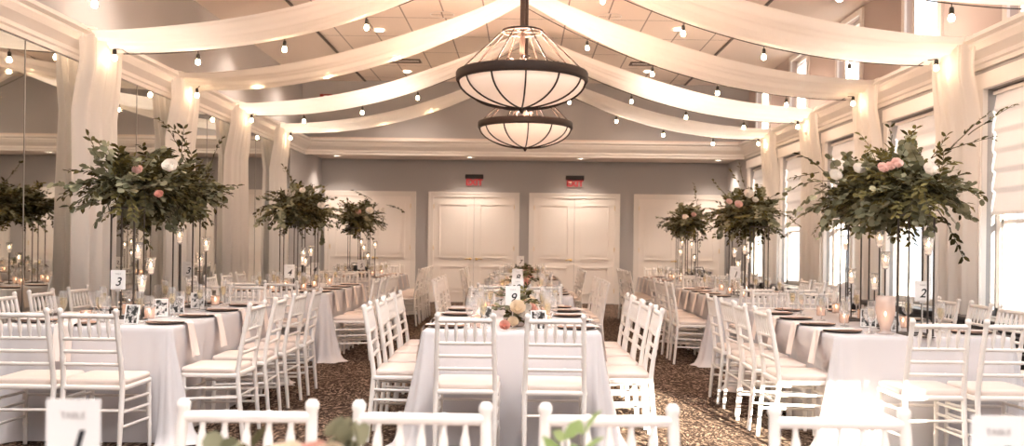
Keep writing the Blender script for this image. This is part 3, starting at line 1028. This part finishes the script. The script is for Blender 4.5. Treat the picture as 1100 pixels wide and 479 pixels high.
def arrangement(name, label, cat, base, a, b, rx, rz0, rz1, nstem, seed, sprigs=(), roses=(), euc=.35, lf=1.0, group=None, olive=.2, spread=.05, stands_=()):
    """leafy stems growing out of the segment a-b; rx: sideways reach, rz0/rz1: reach down and up"""
    R = random.Random(seed)
    t = thing(name, label, cat, base, group=group)
    base = Vector(base)
    a, b = Vector(a) - base, Vector(b) - base
    deep, oliv, eucm, stems = MB(), MB(), MB(), MB()
    avoid = [(x - base.x, y - base.y, .115) for x, y in stands_]
    def blocked(p):
        return p.z < (.035 if avoid else -9) and any(abs(p.x - x) < r and abs(p.y - y) < r for x, y, r in avoid)
    def stem(p, d, L, droop, kind, size=1.0, dens=1.0):
        d = d.normalized()
        n = max(4, int(L / .034 * dens))
        step = L / n
        pts = [p.copy()]
        for k in range(n):
            d = (d + Vector((0, 0, -droop * step * 3)) + rvec(R) * .10).normalized()
            if blocked(p + d * step):
                break
            p = p + d * step
            pts.append(p.copy())
            if k * step < .06 and L > .3:
                continue
            side = d.cross(Vector((0, 0, 1)))
            if side.length < .05:
                side = Vector((1, 0, 0))
            side.normalize()
            up = side.cross(d)
            for s_ in (-1, 1):
                ang = R.uniform(0, 2 * PI)
                ld = (d * R.uniform(.35, .9) + side * s_ * R.uniform(.5, 1) + up * R.uniform(-.5, .5)).normalized()
                nn = (up + rvec(R) * .7).normalized()
                if kind == 0:
                    leaf(deep, p, ld, R.uniform(.045, .078) * size, R.uniform(.022, .038) * size, nn)
                elif kind == 1:
                    leaf(oliv, p, ld, R.uniform(.040, .068) * size, R.uniform(.020, .034) * size, nn)
                else:
                    leaf(eucm, p, ld, R.uniform(.040, .068) * size, R.uniform(.042, .068) * size, nn, True)
        if len(pts) < 3:
            return
        k = max(1, len(pts) // 6)
        pts2 = pts[::k] + ([pts[-1]] if (len(pts) - 1) % k else [])
        stems.tube(pts2, [.0035 - .002 * i / len(pts2) for i in range(len(pts2))], 4)
    for i in range(nstem):
        p = a.lerp(b, R.uniform(-spread, 1 + spread)) + rvec(R) * .06
        while True:
            d = rvec(R)
            if d.z > -.93:
                break
        ext = rz1 if d.z > 0 else rz0
        # distance to the ellipsoid in that direction
        L = 1.0 / math.sqrt((d.x / rx) ** 2 + (d.y / rx) ** 2 + (d.z / ext) ** 2)
        L *= R.uniform(.42, .96)
        q = R.random()
        kind = 2 if q < euc else (1 if q < euc + olive else 0)
        if kind == 2:
            L *= .92
        stem(p, d + Vector((0, 0, .12)), L, R.uniform(.2, .8), kind, lf)
    avoid = []
    for (p0, p1, droop, kind, size) in sprigs:
        p0, p1 = Vector(p0) - base, Vector(p1) - base
        L = (p1 - p0).length
        d = (p1 - p0).normalized() + Vector((0, 0, droop * L * 1.5))
        stem(p0, d, L * 1.05, droop, kind, size, 0.8)
    if deep.v:
        part('foliage', deep, 'leaf', t)
    if oliv.v:
        part('olive_foliage', oliv, 'leaf2', t)
    if eucm.v:
        part('eucalyptus_foliage', eucm, 'euca', t)
    part('stems', stems, 'stem', t)
    for (p, r, k, d) in roses:
        add_rose(t, Vector(p) - base, r, k, d)
    return t

def flower_stand(x, y, ztop, label):
    occupy(x, y, .125)
    s_ = thing('flower_stand', label, 'flower stand', (x, y, TZ), group='tall flower stands')
    h = ztop - TZ
    q = .085
    for sx in (-1, 1):
        for sy in (-1, 1):
            part('leg', MB().box(sx * q - .005, sx * q + .005, sy * q - .005, sy * q + .005, 0, h), 'black', s_)
    part('base_frame', MB().box(-q, q, -q - .007, -q + .007, 0, .012).box(-q, q, q - .007, q + .007, 0, .012).box(-q - .007, -q + .007, -q, q, 0, .012).box(q - .007, q + .007, -q, q, 0, .012), 'black', s_)
    part('top_plate', MB().box(-q - .007, q + .007, -q - .007, q + .007, h - .012, h), 'black', s_)

# ------------------------------------------------------------------ tables
def tablecloth(cx, cy, hw, hl, label, seed, pushes=()):
    R = random.Random(seed)
    N = 40
    r = .035
    per = []            # (x, y, nx, ny, corner weight, s)
    def edge(x0, y0, x1, y1, nx, ny, n):
        L = math.hypot(x1 - x0, y1 - y0)
        for k in range(n):
            t = k / n
            cw = max(0, 1 - min(t, 1 - t) * L / .20)
            per.append((x0 + (x1 - x0) * t, y0 + (y1 - y0) * t, nx, ny, cw))
    def corner(ccx, ccy, a0, n=10):
        for k in range(n):
            a = math.radians(a0 + 90 * k / n)
            per.append((ccx + r * math.cos(a), ccy + r * math.sin(a), math.cos(a), math.sin(a), 1.0))
    nx_, ny_ = int(hw * 2 / .022), int(hl * 2 / .022)
    edge(hw, -hl + r, hw, hl - r, 1, 0, ny_)
    corner(hw - r, hl - r, 0)
    edge(hw - r, hl, -hw + r, hl, 0, 1, nx_)
    corner(-hw + r, hl - r, 90)
    edge(-hw, hl - r, -hw, -hl + r, -1, 0, ny_)
    corner(-hw + r, -hl + r, 180)
    edge(-hw + r, -hl, hw - r, -hl, 0, -1, nx_)
    corner(hw - r, -hl + r, 270)
    n = len(per)
    ph = [R.uniform(0, 6) for _ in range(4)]
    levels = [0, .012, .03, .07, .12, .18, .24, .30, .42, .56, .68, .74, .762]
    vs = []
    for d in levels:
        t = d / .762
        for i, (x, y, nx, ny, cw) in enumerate(per):
            s_ = i * .022
            fold = math.sin(s_ * 19 + ph[0] + 1.5 * math.sin(s_ * 2.3 + ph[1])) * .5 + math.sin(s_ * 8.3 + ph[2]) * .5
            out = .004 + .030 * t + .016 * t * fold
            c3 = cw * cw * (3 - 2 * cw)
            out += c3 * (.115 * t ** 1.3 + .028 * t * math.sin(s_ * 55 + ph[3]))
            if d > .73:
                out += (.015 + .05 * c3) * (d - .73) / .03
            if d == 0:
                out = -.004
            elif cw < 1.0:        # a chair seat pushes the hanging cloth inwards
                z_ = TZ - d
                for (px_, py_, qx, qy, room) in pushes:
                    if qx * nx + qy * ny < .9:
                        continue
                    along = abs((x - px_) * ny) + abs((y - py_) * nx)
                    wgt = max(0, min(1, (.32 - along) / .075))
                    wz = max(0, min(1, (.66 - z_) / .14))
                    lim = room - .03
                    k_ = wgt * wz
                    if out > lim:
                        out = out * (1 - k_) + lim * k_
            vs.append((x + nx * out, y + ny * out, (TZ - d) if d < .76 else .006))
    fs = []
    for L in range(len(levels) - 1):
        for i in range(n):
            j = (i + 1) % n
            fs.append((L * n + i, L * n + j, (L + 1) * n + j, (L + 1) * n + i))
    mb = MB().add(vs, [f[::-1] for f in fs], True)
    mb.add(vs[:n], [tuple(range(n))])
    o = link('tablecloth', mb.mesh('tablecloth', 'cloth'), None, (cx, cy, 0))
    return tag(o, label, 'tablecloth', 'white tablecloths')

def banquet_table(cx, cy, hw, hl, label):
    t = thing('banquet_table', label, 'table', (cx, cy, 0), group='banquet tables')
    part('tabletop', MB().rbox(-hw + .03, hw - .03, -hl + .03, hl - .03, .725, .757, .02), 'wood', t)
    for sx in (-1, 1):
        for sy in (-1, 1):
            part('leg', MB().tube([(sx * (hw - .14), sy * (hl - .2), 0), (sx * (hw - .14), sy * (hl - .2), .725)], .016, 8), 'steel', t)

HL = 1.22
ROWY = [5.92, 10.05, 14.3]
ROWN = ['front', 'middle', 'back']
TBL = {}
for ci, (cn, xs, hw) in enumerate((('table by the mirrors', (-2.96, -2.82, -2.79), .605), ('centre table', (-.07, -.03, 0.0), .60), ('table by the windows', (2.70, 2.76, 2.78), .605))):
    for ri in range(3):
        TBL[(ci, ri)] = (xs[ri], ROWY[ri] + HL, hw, '%s %s' % (ROWN[ri], cn))
SETTING_KINDS = (('charger', 'charger_plate', 'copper charger plate', 'plate', 'copper charger plates'),
                 ('napkin', 'napkin', 'pale napkin draped over the table edge', 'napkin', 'napkins'),
                 ('goblet', 'wine_glass', 'clear wine glass', 'glass', 'wine glasses'),
                 ('flute', 'champagne_flute', 'champagne flute', 'glass', 'champagne flutes'))
SETTINGS = []
for (ci, ri), (cx, cy, hw, tn) in TBL.items():
    banquet_table(cx, cy, hw, HL, 'long banquet table hidden under the cloth of the ' + tn)
    kit = CHAIR_NEAR if ri == 0 else CHAIR_FAR
    R = random.Random(100 + ci * 7 + ri)
    gap = (.40, .335, .335)[ci]            # how far the chairs of the long sides are drawn out
    gapo = (.40, .335, .38)[ci]
    seats = []
    pitch, y0 = ((.585, -HL + .30), (.52, -HL + .285), (.525, -HL + .295))[ci]
    for k in range(4):
        yy = y0 + k * pitch
        seats.append((-hw, yy, -PI / 2, '%s along the mirror side' % ORD[k], gap if ci != 0 else .36))
        seats.append((hw, yy, PI / 2, '%s along the window side' % ORD[k], gap if ci != 2 else .36))
    for sx, sn in ((-1, 'mirror'), (1, 'window')):
        xo = {0: .22, 1: .275, 2: .235}[ci]
        shift = {0: -.02, 1: 0, 2: .18}[ci] if ri == 0 else 0
        if ci == 0 and ri == 0:
            xo, shift = .216, .10
        if ci == 2 and ri == 0:
            xo, shift = .225, .07
        seats.append((xo * sx + shift, -HL, 0.0, '%s-side one at the near end' % sn, .44))
        seats.append((xo * sx, HL, PI, '%s-side one at the far end' % sn, .40))
    pushes = []
    for (sx_, sy_, rz, where, g) in seats:
        face = Vector((-math.sin(rz), math.cos(rz), 0))       # towards the table
        inner = Vector((cx + sx_, cy + sy_, 0))
        p = inner - face * (g - .17 + R.uniform(-.012, .012)) + Vector((-face.y, face.x, 0)) * (R.uniform(-.015, .015) if abs(sx_) == hw else 0)
        place(kit, 'chiavari_chair', 'white chiavari chair, %s of the %s' % (where, tn), 'chair', p, rz + (R.uniform(-.05, .05) if abs(sx_) == hw else R.uniform(-.015, .015)), 'white chiavari chairs')
        pushes.append((p.x - cx, p.y - cy, -face.x, -face.y, (inner - p).dot(face) - .215))
        SETTINGS.append((inner, face, rz, where, tn))
    tablecloth(cx, cy, hw, HL, 'white floor-length cloth covering the ' + tn, ci * 10 + ri, pushes)

# ------------------------------------------------------------------ centrepieces on the side tables
def side_centre(ci, ri, stands, candles, numeral, roses, sprigs, seed, nstem, zc=1.77):
    cx, cy, hw, tn = TBL[(ci, ri)]
    for k, y in enumerate(stands):
        flower_stand(cx, y, 1.60, 'slim black flower stand, %s one on the %s' % (('near', 'far')[k], tn))
    a, b = (cx, stands[0], zc), (cx, stands[1], zc)
    arrangement('floral_arrangement', 'greenery and roses on tall stands over the ' + tn, 'flower arrangement', (cx, sum(stands) / 2, 1.66), a, b, (.50 if ri < 2 else .46), .36, .37, int(nstem * 1.9), seed, spread=.16, stands_=[(cx, y) for y in stands], euc=.30 if ci == 0 else .42, olive=.15 if ci == 0 else .30,
                sprigs=sprigs, roses=roses, group='raised greenery arrangements')
    for k, (x, y, z) in enumerate(candles):
        tall_candle(x, y, z, 'tall stemmed candle cup, %s among the stands of the %s' % (ORD[k], tn))

def at(px, py, D):
    """world point seen at pixel (px, py) of the photograph, D metres ahead"""
    dx, dy = px - 562.0, py - 262.0
    c, s_ = math.cos(math.radians(.7)), math.sin(math.radians(.7))
    dx, dy = dx * c + dy * s_, -dx * s_ + dy * c
    return Vector((dx * D / 950, D, H - dy * D / 950))

FRONT = (.1, -.85, .6)
side_centre(0, 0, (6.62, 7.78), [tuple(at(150, 307, 6.55)), tuple(at(142, 271, 6.7)), tuple(at(162, 287, 6.9)), tuple(at(193, 255, 7.6)), tuple(at(204, 264, 7.8)), tuple(at(215, 281, 7.95))], '3',
    [(at(183, 179, 6.55), .052, 'w', FRONT), (at(108, 170, 6.35), .035, 'w', FRONT), (at(148, 183, 6.45), .035, 'p', FRONT), (at(171, 209, 6.6), .03, 'd', FRONT)],
    [(at(200, 175, 7.2), at(180, 128, 7.2), .5, 0, 1.0), (at(205, 165, 7.2), at(187, 133, 7.2), .4, 0, 1.0), (at(195, 170, 7.1), at(198, 140, 7.1), .3, 0, 1.0), (at(225, 180, 7.4), at(236, 150, 7.4), .3, 0, 1),
     (at(110, 180, 6.7), at(92, 150, 6.7), .6, 0, 1), (at(105, 195, 6.6), at(71, 208, 6.5), .6, 0, 1), (at(110, 200, 6.6), at(80, 222, 6.5), .7, 2, .9), (at(230, 200, 7.6), at(254, 200, 7.6), .5, 0, 1),
     (at(150, 220, 6.6), at(150, 262, 6.6), .2, 0, 1)], 11, 215)
side_centre(2, 0, (6.08, 7.2), [tuple(at(990, 266, 6.0)), tuple(at(951, 281, 6.5)), tuple(at(945, 259, 6.7)), tuple(at(939, 304, 6.8)), tuple(at(913, 263, 7.3)), tuple(at(910, 298, 7.4))], '2',
    [(at(897, 189, 6.6), .045, 'w', FRONT), (at(922, 182, 6.3), .04, 'w', FRONT), (at(948, 181, 6.0), .036, 'p', FRONT), (at(963, 176, 5.9), .036, 'p', FRONT), (at(956, 179, 5.95), .03, 'p', FRONT), (at(999, 183, 5.75), .045, 'w', FRONT)],
    [(at(1000, 170, 6.0), at(1056, 143, 5.9), .1, 0, 1), (at(1020, 160, 5.9), at(1056, 125, 5.9), .1, 0, .9), (at(1040, 145, 5.9), at(1086, 112, 5.9), .1, 0, .8), (at(1005, 190, 5.9), at(1052, 215, 5.8), .3, 2, .9), (at(1000, 215, 5.9), at(1036, 272, 5.8), .2, 0, 1.1),
     (at(900, 195, 6.9), at(845, 205, 7.0), .5, 2, 1), (at(890, 190, 7), at(866, 160, 7.1), .3, 0, 1), (at(890, 215, 6.9), at(852, 240, 7.0), .4, 2, 1), (at(975, 215, 6.1), at(978, 258, 6.0), .2, 0, 1), (at(960, 165, 6.3), at(955, 138, 6.3), .2, 0, 1),
     (at(900, 210, 6.7), at(880, 250, 6.6), .2, 2, 1), (at(930, 210, 6.3), at(925, 248, 6.2), .2, 2, 1), (at(890, 200, 6.8), at(856, 225, 6.8), .3, 2, 1), (at(1000, 200, 5.9), at(1020, 240, 5.8), .3, 2, 1), (at(985, 200, 5.9), at(1000, 245, 5.8), .2, 2, 1), (at(880, 185, 7.0), at(852, 190, 7.1), .3, 1, 1),
     (at(940, 170, 6.4), at(925, 146, 6.5), .1, 1, 1), (at(970, 165, 6.2), at(985, 140, 6.1), .1, 1, 1), (at(1000, 170, 6.0), at(1018, 148, 5.9), .1, 1, 1)], 12, 260)
side_centre(0, 1, (10.65, 11.7), [tuple(at(325, 280, 10.8)), tuple(at(326, 273, 11.0)), tuple(at(334, 271, 11.3)), tuple(at(332, 282, 11.3))], '4',
    [(at(312, 208, 10.5), .055, 'w', FRONT), (at(325, 205, 10.6), .035, 'w', FRONT), (at(345, 221, 10.7), .04, 'w', FRONT)],
    [(at(320, 200, 11), at(300, 184, 11), .3, 0, 1), (at(300, 220, 10.8), at(276, 225, 10.8), .5, 0, 1), (at(345, 230, 11), at(345, 258, 11), .2, 2, 1)], 13, 170)
side_centre(2, 1, (10.35, 11.4), [tuple(at(793, 286, 10.6)), tuple(at(789, 272, 10.9)), tuple(at(800, 269, 10.7)), tuple(at(811, 278, 10.4))], '1',
    [(at(804, 209, 10.2), .055, 'w', FRONT), (at(793, 220, 10.2), .045, 'p', FRONT), (at(811, 215, 10.2), .035, 'w', FRONT), (at(783, 217, 10.4), .035, 'p', FRONT)],
    [(at(800, 200, 10.8), at(793, 178, 10.8), .1, 1, 1), (at(795, 200, 10.8), at(785, 182, 10.8), .1, 1, 1), (at(810, 240, 10.6), at(810, 265, 10.6), .2, 2, 1), (at(780, 210, 10.8), at(768, 195, 10.8), .2, 1, 1)], 14, 175)
side_centre(0, 2, (14.6, 15.5), [tuple(at(388, 261, 14.9)), tuple(at(389, 267, 14.7)), tuple(at(395, 276, 15.0)), tuple(at(403, 264, 15.2))], '5',
    [(at(397, 227, 14.4), .06, 'w', FRONT), (at(385, 228, 14.5), .045, 'p', FRONT), (at(411, 226, 14.6), .045, 'w', FRONT)],
    [(at(400, 215, 15), at(382, 204, 15), .3, 0, 1.1), (at(415, 220, 15), at(432, 224, 15), .4, 0, 1.1)], 15, 130)
side_centre(2, 2, (14.6, 15.5), [tuple(at(746, 278, 14.8)), tuple(at(731, 272, 14.9)), tuple(at(743, 264, 15.0)), tuple(at(733, 261, 15.1))], '6',
    [(at(736, 234, 14.4), .05, 'w', FRONT), (at(745, 231, 14.4), .04, 'p', FRONT)],
    [(at(750, 225, 15), at(745, 200, 15), .1, 1, 1.1), (at(755, 245, 14.8), at(752, 268, 14.8), .2, 0, 1.1), (at(725, 230, 15), at(708, 243, 15), .4, 0, 1.1)], 16, 130)

# table numbers
for (px, py, D, num, lab) in (
    (127, 290, 6.15, '3', 'white card reading 3 in front of the first flower stand by the mirrors'),
    (202, 281, 8.1, '3', 'white card with a 3 behind the far flower stand by the mirrors'),
    (991, 302, 5.95, '2', 'white card reading 2 in front of the first flower stand by the windows'),
    (911, 303, 7.75, '2', 'faint white card with a 2 behind the far flower stand by the windows'),
    (551, 307, 6.12, '9', 'white card reading 9 on the front centre table, largest of the centre row'),
    (556, 299, 7.5, '9', 'white card half hidden behind the largest number card of the centre row'),
    (556, 289, 10.16, '8', 'white number card in the middle of the centre row of cards'),
    (559, 275, 14.45, '7', 'white number card topmost and farthest in the centre row of cards'),
    (311, 284, 10.4, '4', 'white number card at the near end of the middle table by the mirrors'),
    (338, 282, 12.0, '4', 'white number card at the far end of the middle table by the mirrors'),
    (790, 286, 10.5, '1', 'white number card at the near end of the middle table by the windows'),
    (388, 279, 14.5, '5', 'white number card at the near end of the back table by the mirrors')):
    p = at(px, py, D)
    hgt = .135 if D < 10 else .16
    number_sign(p.x, p.y, num, lab, top=p.z - TZ, h=hgt, w=hgt * .76)

# votives, photo frames and vases between the settings of the side tables
for ci in (0, 2):
    for ri in range(3):
        cx, cy, hw, tn = TBL[(ci, ri)]
        R = random.Random(ci * 31 + ri)
        for k in range(6):
            y = cy - HL + .34 + k * .36
            x = cx + (-.13, .15, -.16, .12, -.1, .16)[k]
            x, y = free(x, y, .043) or (x, y)
            place(K['votive'], 'votive_candle', 'small pink votive, %s from the near end of the %s' % (ORD[k], tn), 'votive candle', (x, y, TZ), 0, 'pink glass votives')
inner = {0: 1, 2: -1}
for ci in (0, 2):
    cx, cy, hw, tn = TBL[(ci, 0)]
    s_ = inner[ci]
    if ci == 0:
        fr = [(at(137, 350, 6.12), -.25, 0), (at(172, 344, 6.75), .35, 1), (at(190, 341, 7.05), .5, 0), (at(212, 336, 7.6), .3, 1)]
    else:
        fr = [(at(937, 345, 6.55), -.4, 0), (at(960, 345, 6.3), .5, 1)]
    for k, (p, rz, tone) in enumerate(fr):
        photo_frame(p.x, p.y, rz, 'small photo frame, %s from the near end of the %s' % (ORD[k], tn), tone)
p = at(951, 357, 5.98 + .12)
occupy(at(951, 350, 6.12).x, 6.12, .07)
place(K['hurricane'], 'candle_vase', 'blush flared glass candle vase at the near corner of the front table by the windows', 'candle vase', (at(951, 350, 6.12).x, 6.12, TZ))
p = at(166, 330, 6.5)

# low flowers on the centre tables
for ri in range(3):
    cx, cy, hw, tn = TBL[(1, ri)]
    R = random.Random(50 + ri)
    for k, (dy, r) in enumerate(((-.78, 1), (0.0, 1), (.78, 1))):
        base = (cx + R.uniform(-.04, .04) + .02, cy + dy, TZ)
        for dd in (-.16, 0, .16):
            occupy(base[0], base[1] + dd, .16)
        ros = []
        for q in range(13):
            a = R.uniform(0, 2 * PI)
            rr = R.uniform(.03, .17)
            p = Vector((base[0] + rr * math.cos(a), base[1] + 1.3 * rr * math.sin(a), TZ + .17 - rr * .45 + R.uniform(-.01, .03)))
            ros.append((p, R.uniform(.030, .046), R.choice('wpccwd'), (math.cos(a) * .6, math.sin(a) * .6 - .3, .7)))
        if ri == 0 and k == 0:
            ros += [(at(542, 350, 6.0), .034, 'd', FRONT), (at(556, 331, 6.1), .05, 'c', FRONT), (at(551, 346, 6.1), .035, 'c', FRONT)]
        o = arrangement('flower_centerpiece', 'low cluster of roses and leaves, %s from the near end of the %s' % (ORD[k], tn), 'flower arrangement', base, (base[0], base[1] - .15, TZ + .125), (base[0], base[1] + .15, TZ + .125),
                        .23, .03, .12, 34, 300 + ri * 5 + k, roses=ros, euc=.3, lf=.8, group='low rose centrepieces')
        bowl = part('bowl', MB().lathe([(0, 0), (.06, 0), (.065, .01), (.09, .06), (.085, .065), (0, .055)], 20), 'votive', o)
    for k in range(6):
        y = cy - HL + .30 + k * .37
        x = cx + (-.26, .25, -.28, .26, -.25, .27)[k]
        x, y = free(x, y, .043) or (x, y)
        place(K['votive'], 'votive_candle', 'small pink votive, %s from the near end of the %s' % (ORD[k], tn), 'votive candle', (x, y, TZ), 0, 'pink glass votives')
cx, cy, hw, tn = TBL[(1, 0)]
p = at(568, 352, 6.1)
photo_frame(p.x, 6.12, .3, 'small white-edged photo frame beside the roses of the front centre table', 0)
p = at(524, 345, 6.3)
photo_frame(p.x, 6.35, -.5, 'small dark photo frame beside the glasses of the front centre table', 0)

# ------------------------------------------------------------------ small dark things at the far corners
def bundle(x, y, z, label, seed):
    for dd in (-.17, 0, .17):
        occupy(x + dd, y, .13)
    R = random.Random(seed)
    ph = R.uniform(0, 6)
    def f(u, v):
        a, b = 2 * PI * u, PI * v
        r = 1 + .22 * math.sin(3 * a + ph) * math.sin(b) + .12 * math.sin(5 * b + ph)
        return (x + .22 * r * math.cos(a) * math.sin(b), y + .12 * r * math.sin(a) * math.sin(b), z + .07 - .07 * (1 + .2 * math.sin(2 * a + ph)) * math.cos(b))
    o = link('black_bag', MB().grid(f, 28, 14).mesh('black_bag', 'blackcloth'))
    hd = MB().tube([(x - .1, y, z + .11), (x - .06, y, z + .19), (x + .06, y, z + .19), (x + .1, y, z + .11)], .01, 6)
    part('handle', hd, 'blackcloth', o)
    return tag(o, label, 'bag')
bundle(at(352, 288, 13.9).x, 16.2, TZ + .012, 'small slumped black bag at the end of the back table by the mirrors', 3)
bundle(3.25, 16.3, TZ + .012, 'small slumped black bag at the end of the back table by the windows', 5)

# place settings
for (inner, face, rz, where, tn) in SETTINGS:
    side = Vector((face.y, -face.x, 0))
    sp = where.replace(' along the', ' place on the').replace('one at the', 'place at the')
    c0 = inner + face * .152
    spot_ = free(c0.x, c0.y, .138, (side.x, side.y), .20)
    if spot_ is None:
        continue
    q = Vector((spot_[0], spot_[1], 0))
    for (kk, nm, words_, cat, grp) in SETTING_KINDS:
        lab = '%s, %s of the %s' % (words_ if kk != 'napkin' else 'pale draped napkin', sp, tn)
        if kk == 'charger':
            place(K[kk], nm, lab, cat, (q.x, q.y, TZ), 0, grp)
        elif kk == 'napkin':
            place(K[kk], nm, lab, cat, (q.x, q.y, TZ), rz + PI, grp)
        else:
            g = q + face * (.17 if kk == 'goblet' else .20) + side * (.11 if kk == 'goblet' else .03)
            g2 = free(g.x, g.y, .046 if kk == 'goblet' else .035, None, .16)
            if g2:
                place(K[kk], nm, lab, cat, (g2[0], g2[1], TZ), 0, grp)

# ------------------------------------------------------------------ nearest row: chairs, table, cards and flowers just below the picture
fgx = (-.725, -.270, .236, .840)
fgw = ('first', 'second', 'third', 'fourth')
for k, x in enumerate(fgx):
    place(CHAIR_NEAR, 'chiavari_chair', 'white chiavari chair in the blurred nearest row, %s counted from the mirror side' % fgw[k], 'chair', (x, 2.37 - .255, 0), PI + (.03, -.02, 0.0, -.05)[k], 'white chiavari chairs')
tablecloth(.05, 1.42, 2.1, .38, 'white cloth of the nearest table, just below the blurred chairs', 77, [(x - .05, .4, 0, 1, 2.37 - .255 - 1.80 - .215) for x in fgx])
banquet_table(.05, 1.42, 2.1, .38, 'long banquet table under the nearest white cloth')
number_sign(-.830, 1.64, '1', 'blurred white number card standing nearest, towards the mirrors', top=1.062 - TZ, w=.100, h=.150)
number_sign(.885, 1.64, '8', 'blurred white number card standing nearest, towards the windows', top=1.052 - TZ, w=.100, h=.150)
arrangement('flower_centerpiece', 'blurred pale flowers and leaves of the nearest table, towards the mirrors', 'flower arrangement', (-.42, 1.62, TZ), (-.52, 1.62, TZ + .12), (-.40, 1.62, TZ + .12), .16, .02, .08, 26, 401,
            sprigs=[((-.38, 1.65, .86), at(355, 466, 1.66), .05, 2, .9), ((-.36, 1.65, .86), at(372, 475, 1.66), .05, 2, .8), ((-.36, 1.65, .86), at(385, 478, 1.66), .2, 2, .8)],
            roses=[(at(308, 494, 1.62), .033, 'c', (0, -.3, 1)), (at(338, 494, 1.62), .033, 'd', (0, -.3, 1)), (at(352, 493, 1.62), .03, 'c', (0, -.3, 1))], euc=.6, lf=.8)
fgl = arrangement('flower_centerpiece', 'blurred bright green sprig of the nearest table, towards the windows', 'flower arrangement', (.09, 1.62, TZ), (.06, 1.62, TZ + .11), (.12, 1.62, TZ + .11), .13, .02, .06, 16, 402,
            sprigs=[((.09, 1.65, .86), at(606, 476, 1.66), .05, 0, .8), ((.10, 1.65, .86), at(621, 468, 1.66), .05, 0, .9)], euc=1.0, lf=.6)
for ch in fgl.children:
    if 'foliage' in ch.name:
        ch.data.materials[0] = M['lime']

# ------------------------------------------------------------------ outside
struct('ground_terrace', MB().box(-30, 40, -40, 60, -.5, -.14), 'paving', 'pale paved terrace beyond the windows', 'ground')
bd = thing('building', 'pale house across the terrace seen through the tall windows', 'building', (13.5, 12, -.14))
part('wall', MB().box(0, .3, -14, 16, 0, 3.0), 'siding', bd)
part('roof', MB().add([(-.5, -14.4, 2.95), (-.5, 16.4, 2.95), (3, 16.4, 4.2), (3, -14.4, 4.2), (-.5, -14.4, 3.1), (-.5, 16.4, 3.1), (3, 16.4, 4.35), (3, -14.4, 4.35)],
     [(0, 1, 2, 3), (4, 7, 6, 5), (0, 4, 5, 1), (1, 5, 6, 2), (2, 6, 7, 3), (3, 7, 4, 0)]), 'steel', bd)
for k in range(9):
    yy = -12 + k * 3.2
    wn = part('window', MB().box(-.03, 0, yy - .6, yy + .6, 1.0, 2.4), 'window', bd)
    part('window_frame', MB().box(-.06, -.03, yy - .68, yy + .68, 2.4, 2.5).box(-.06, -.03, yy - .68, yy + .68, .9, 1.0).box(-.06, -.03, yy - .03, yy + .03, 1.0, 2.4), 'trim', wn)
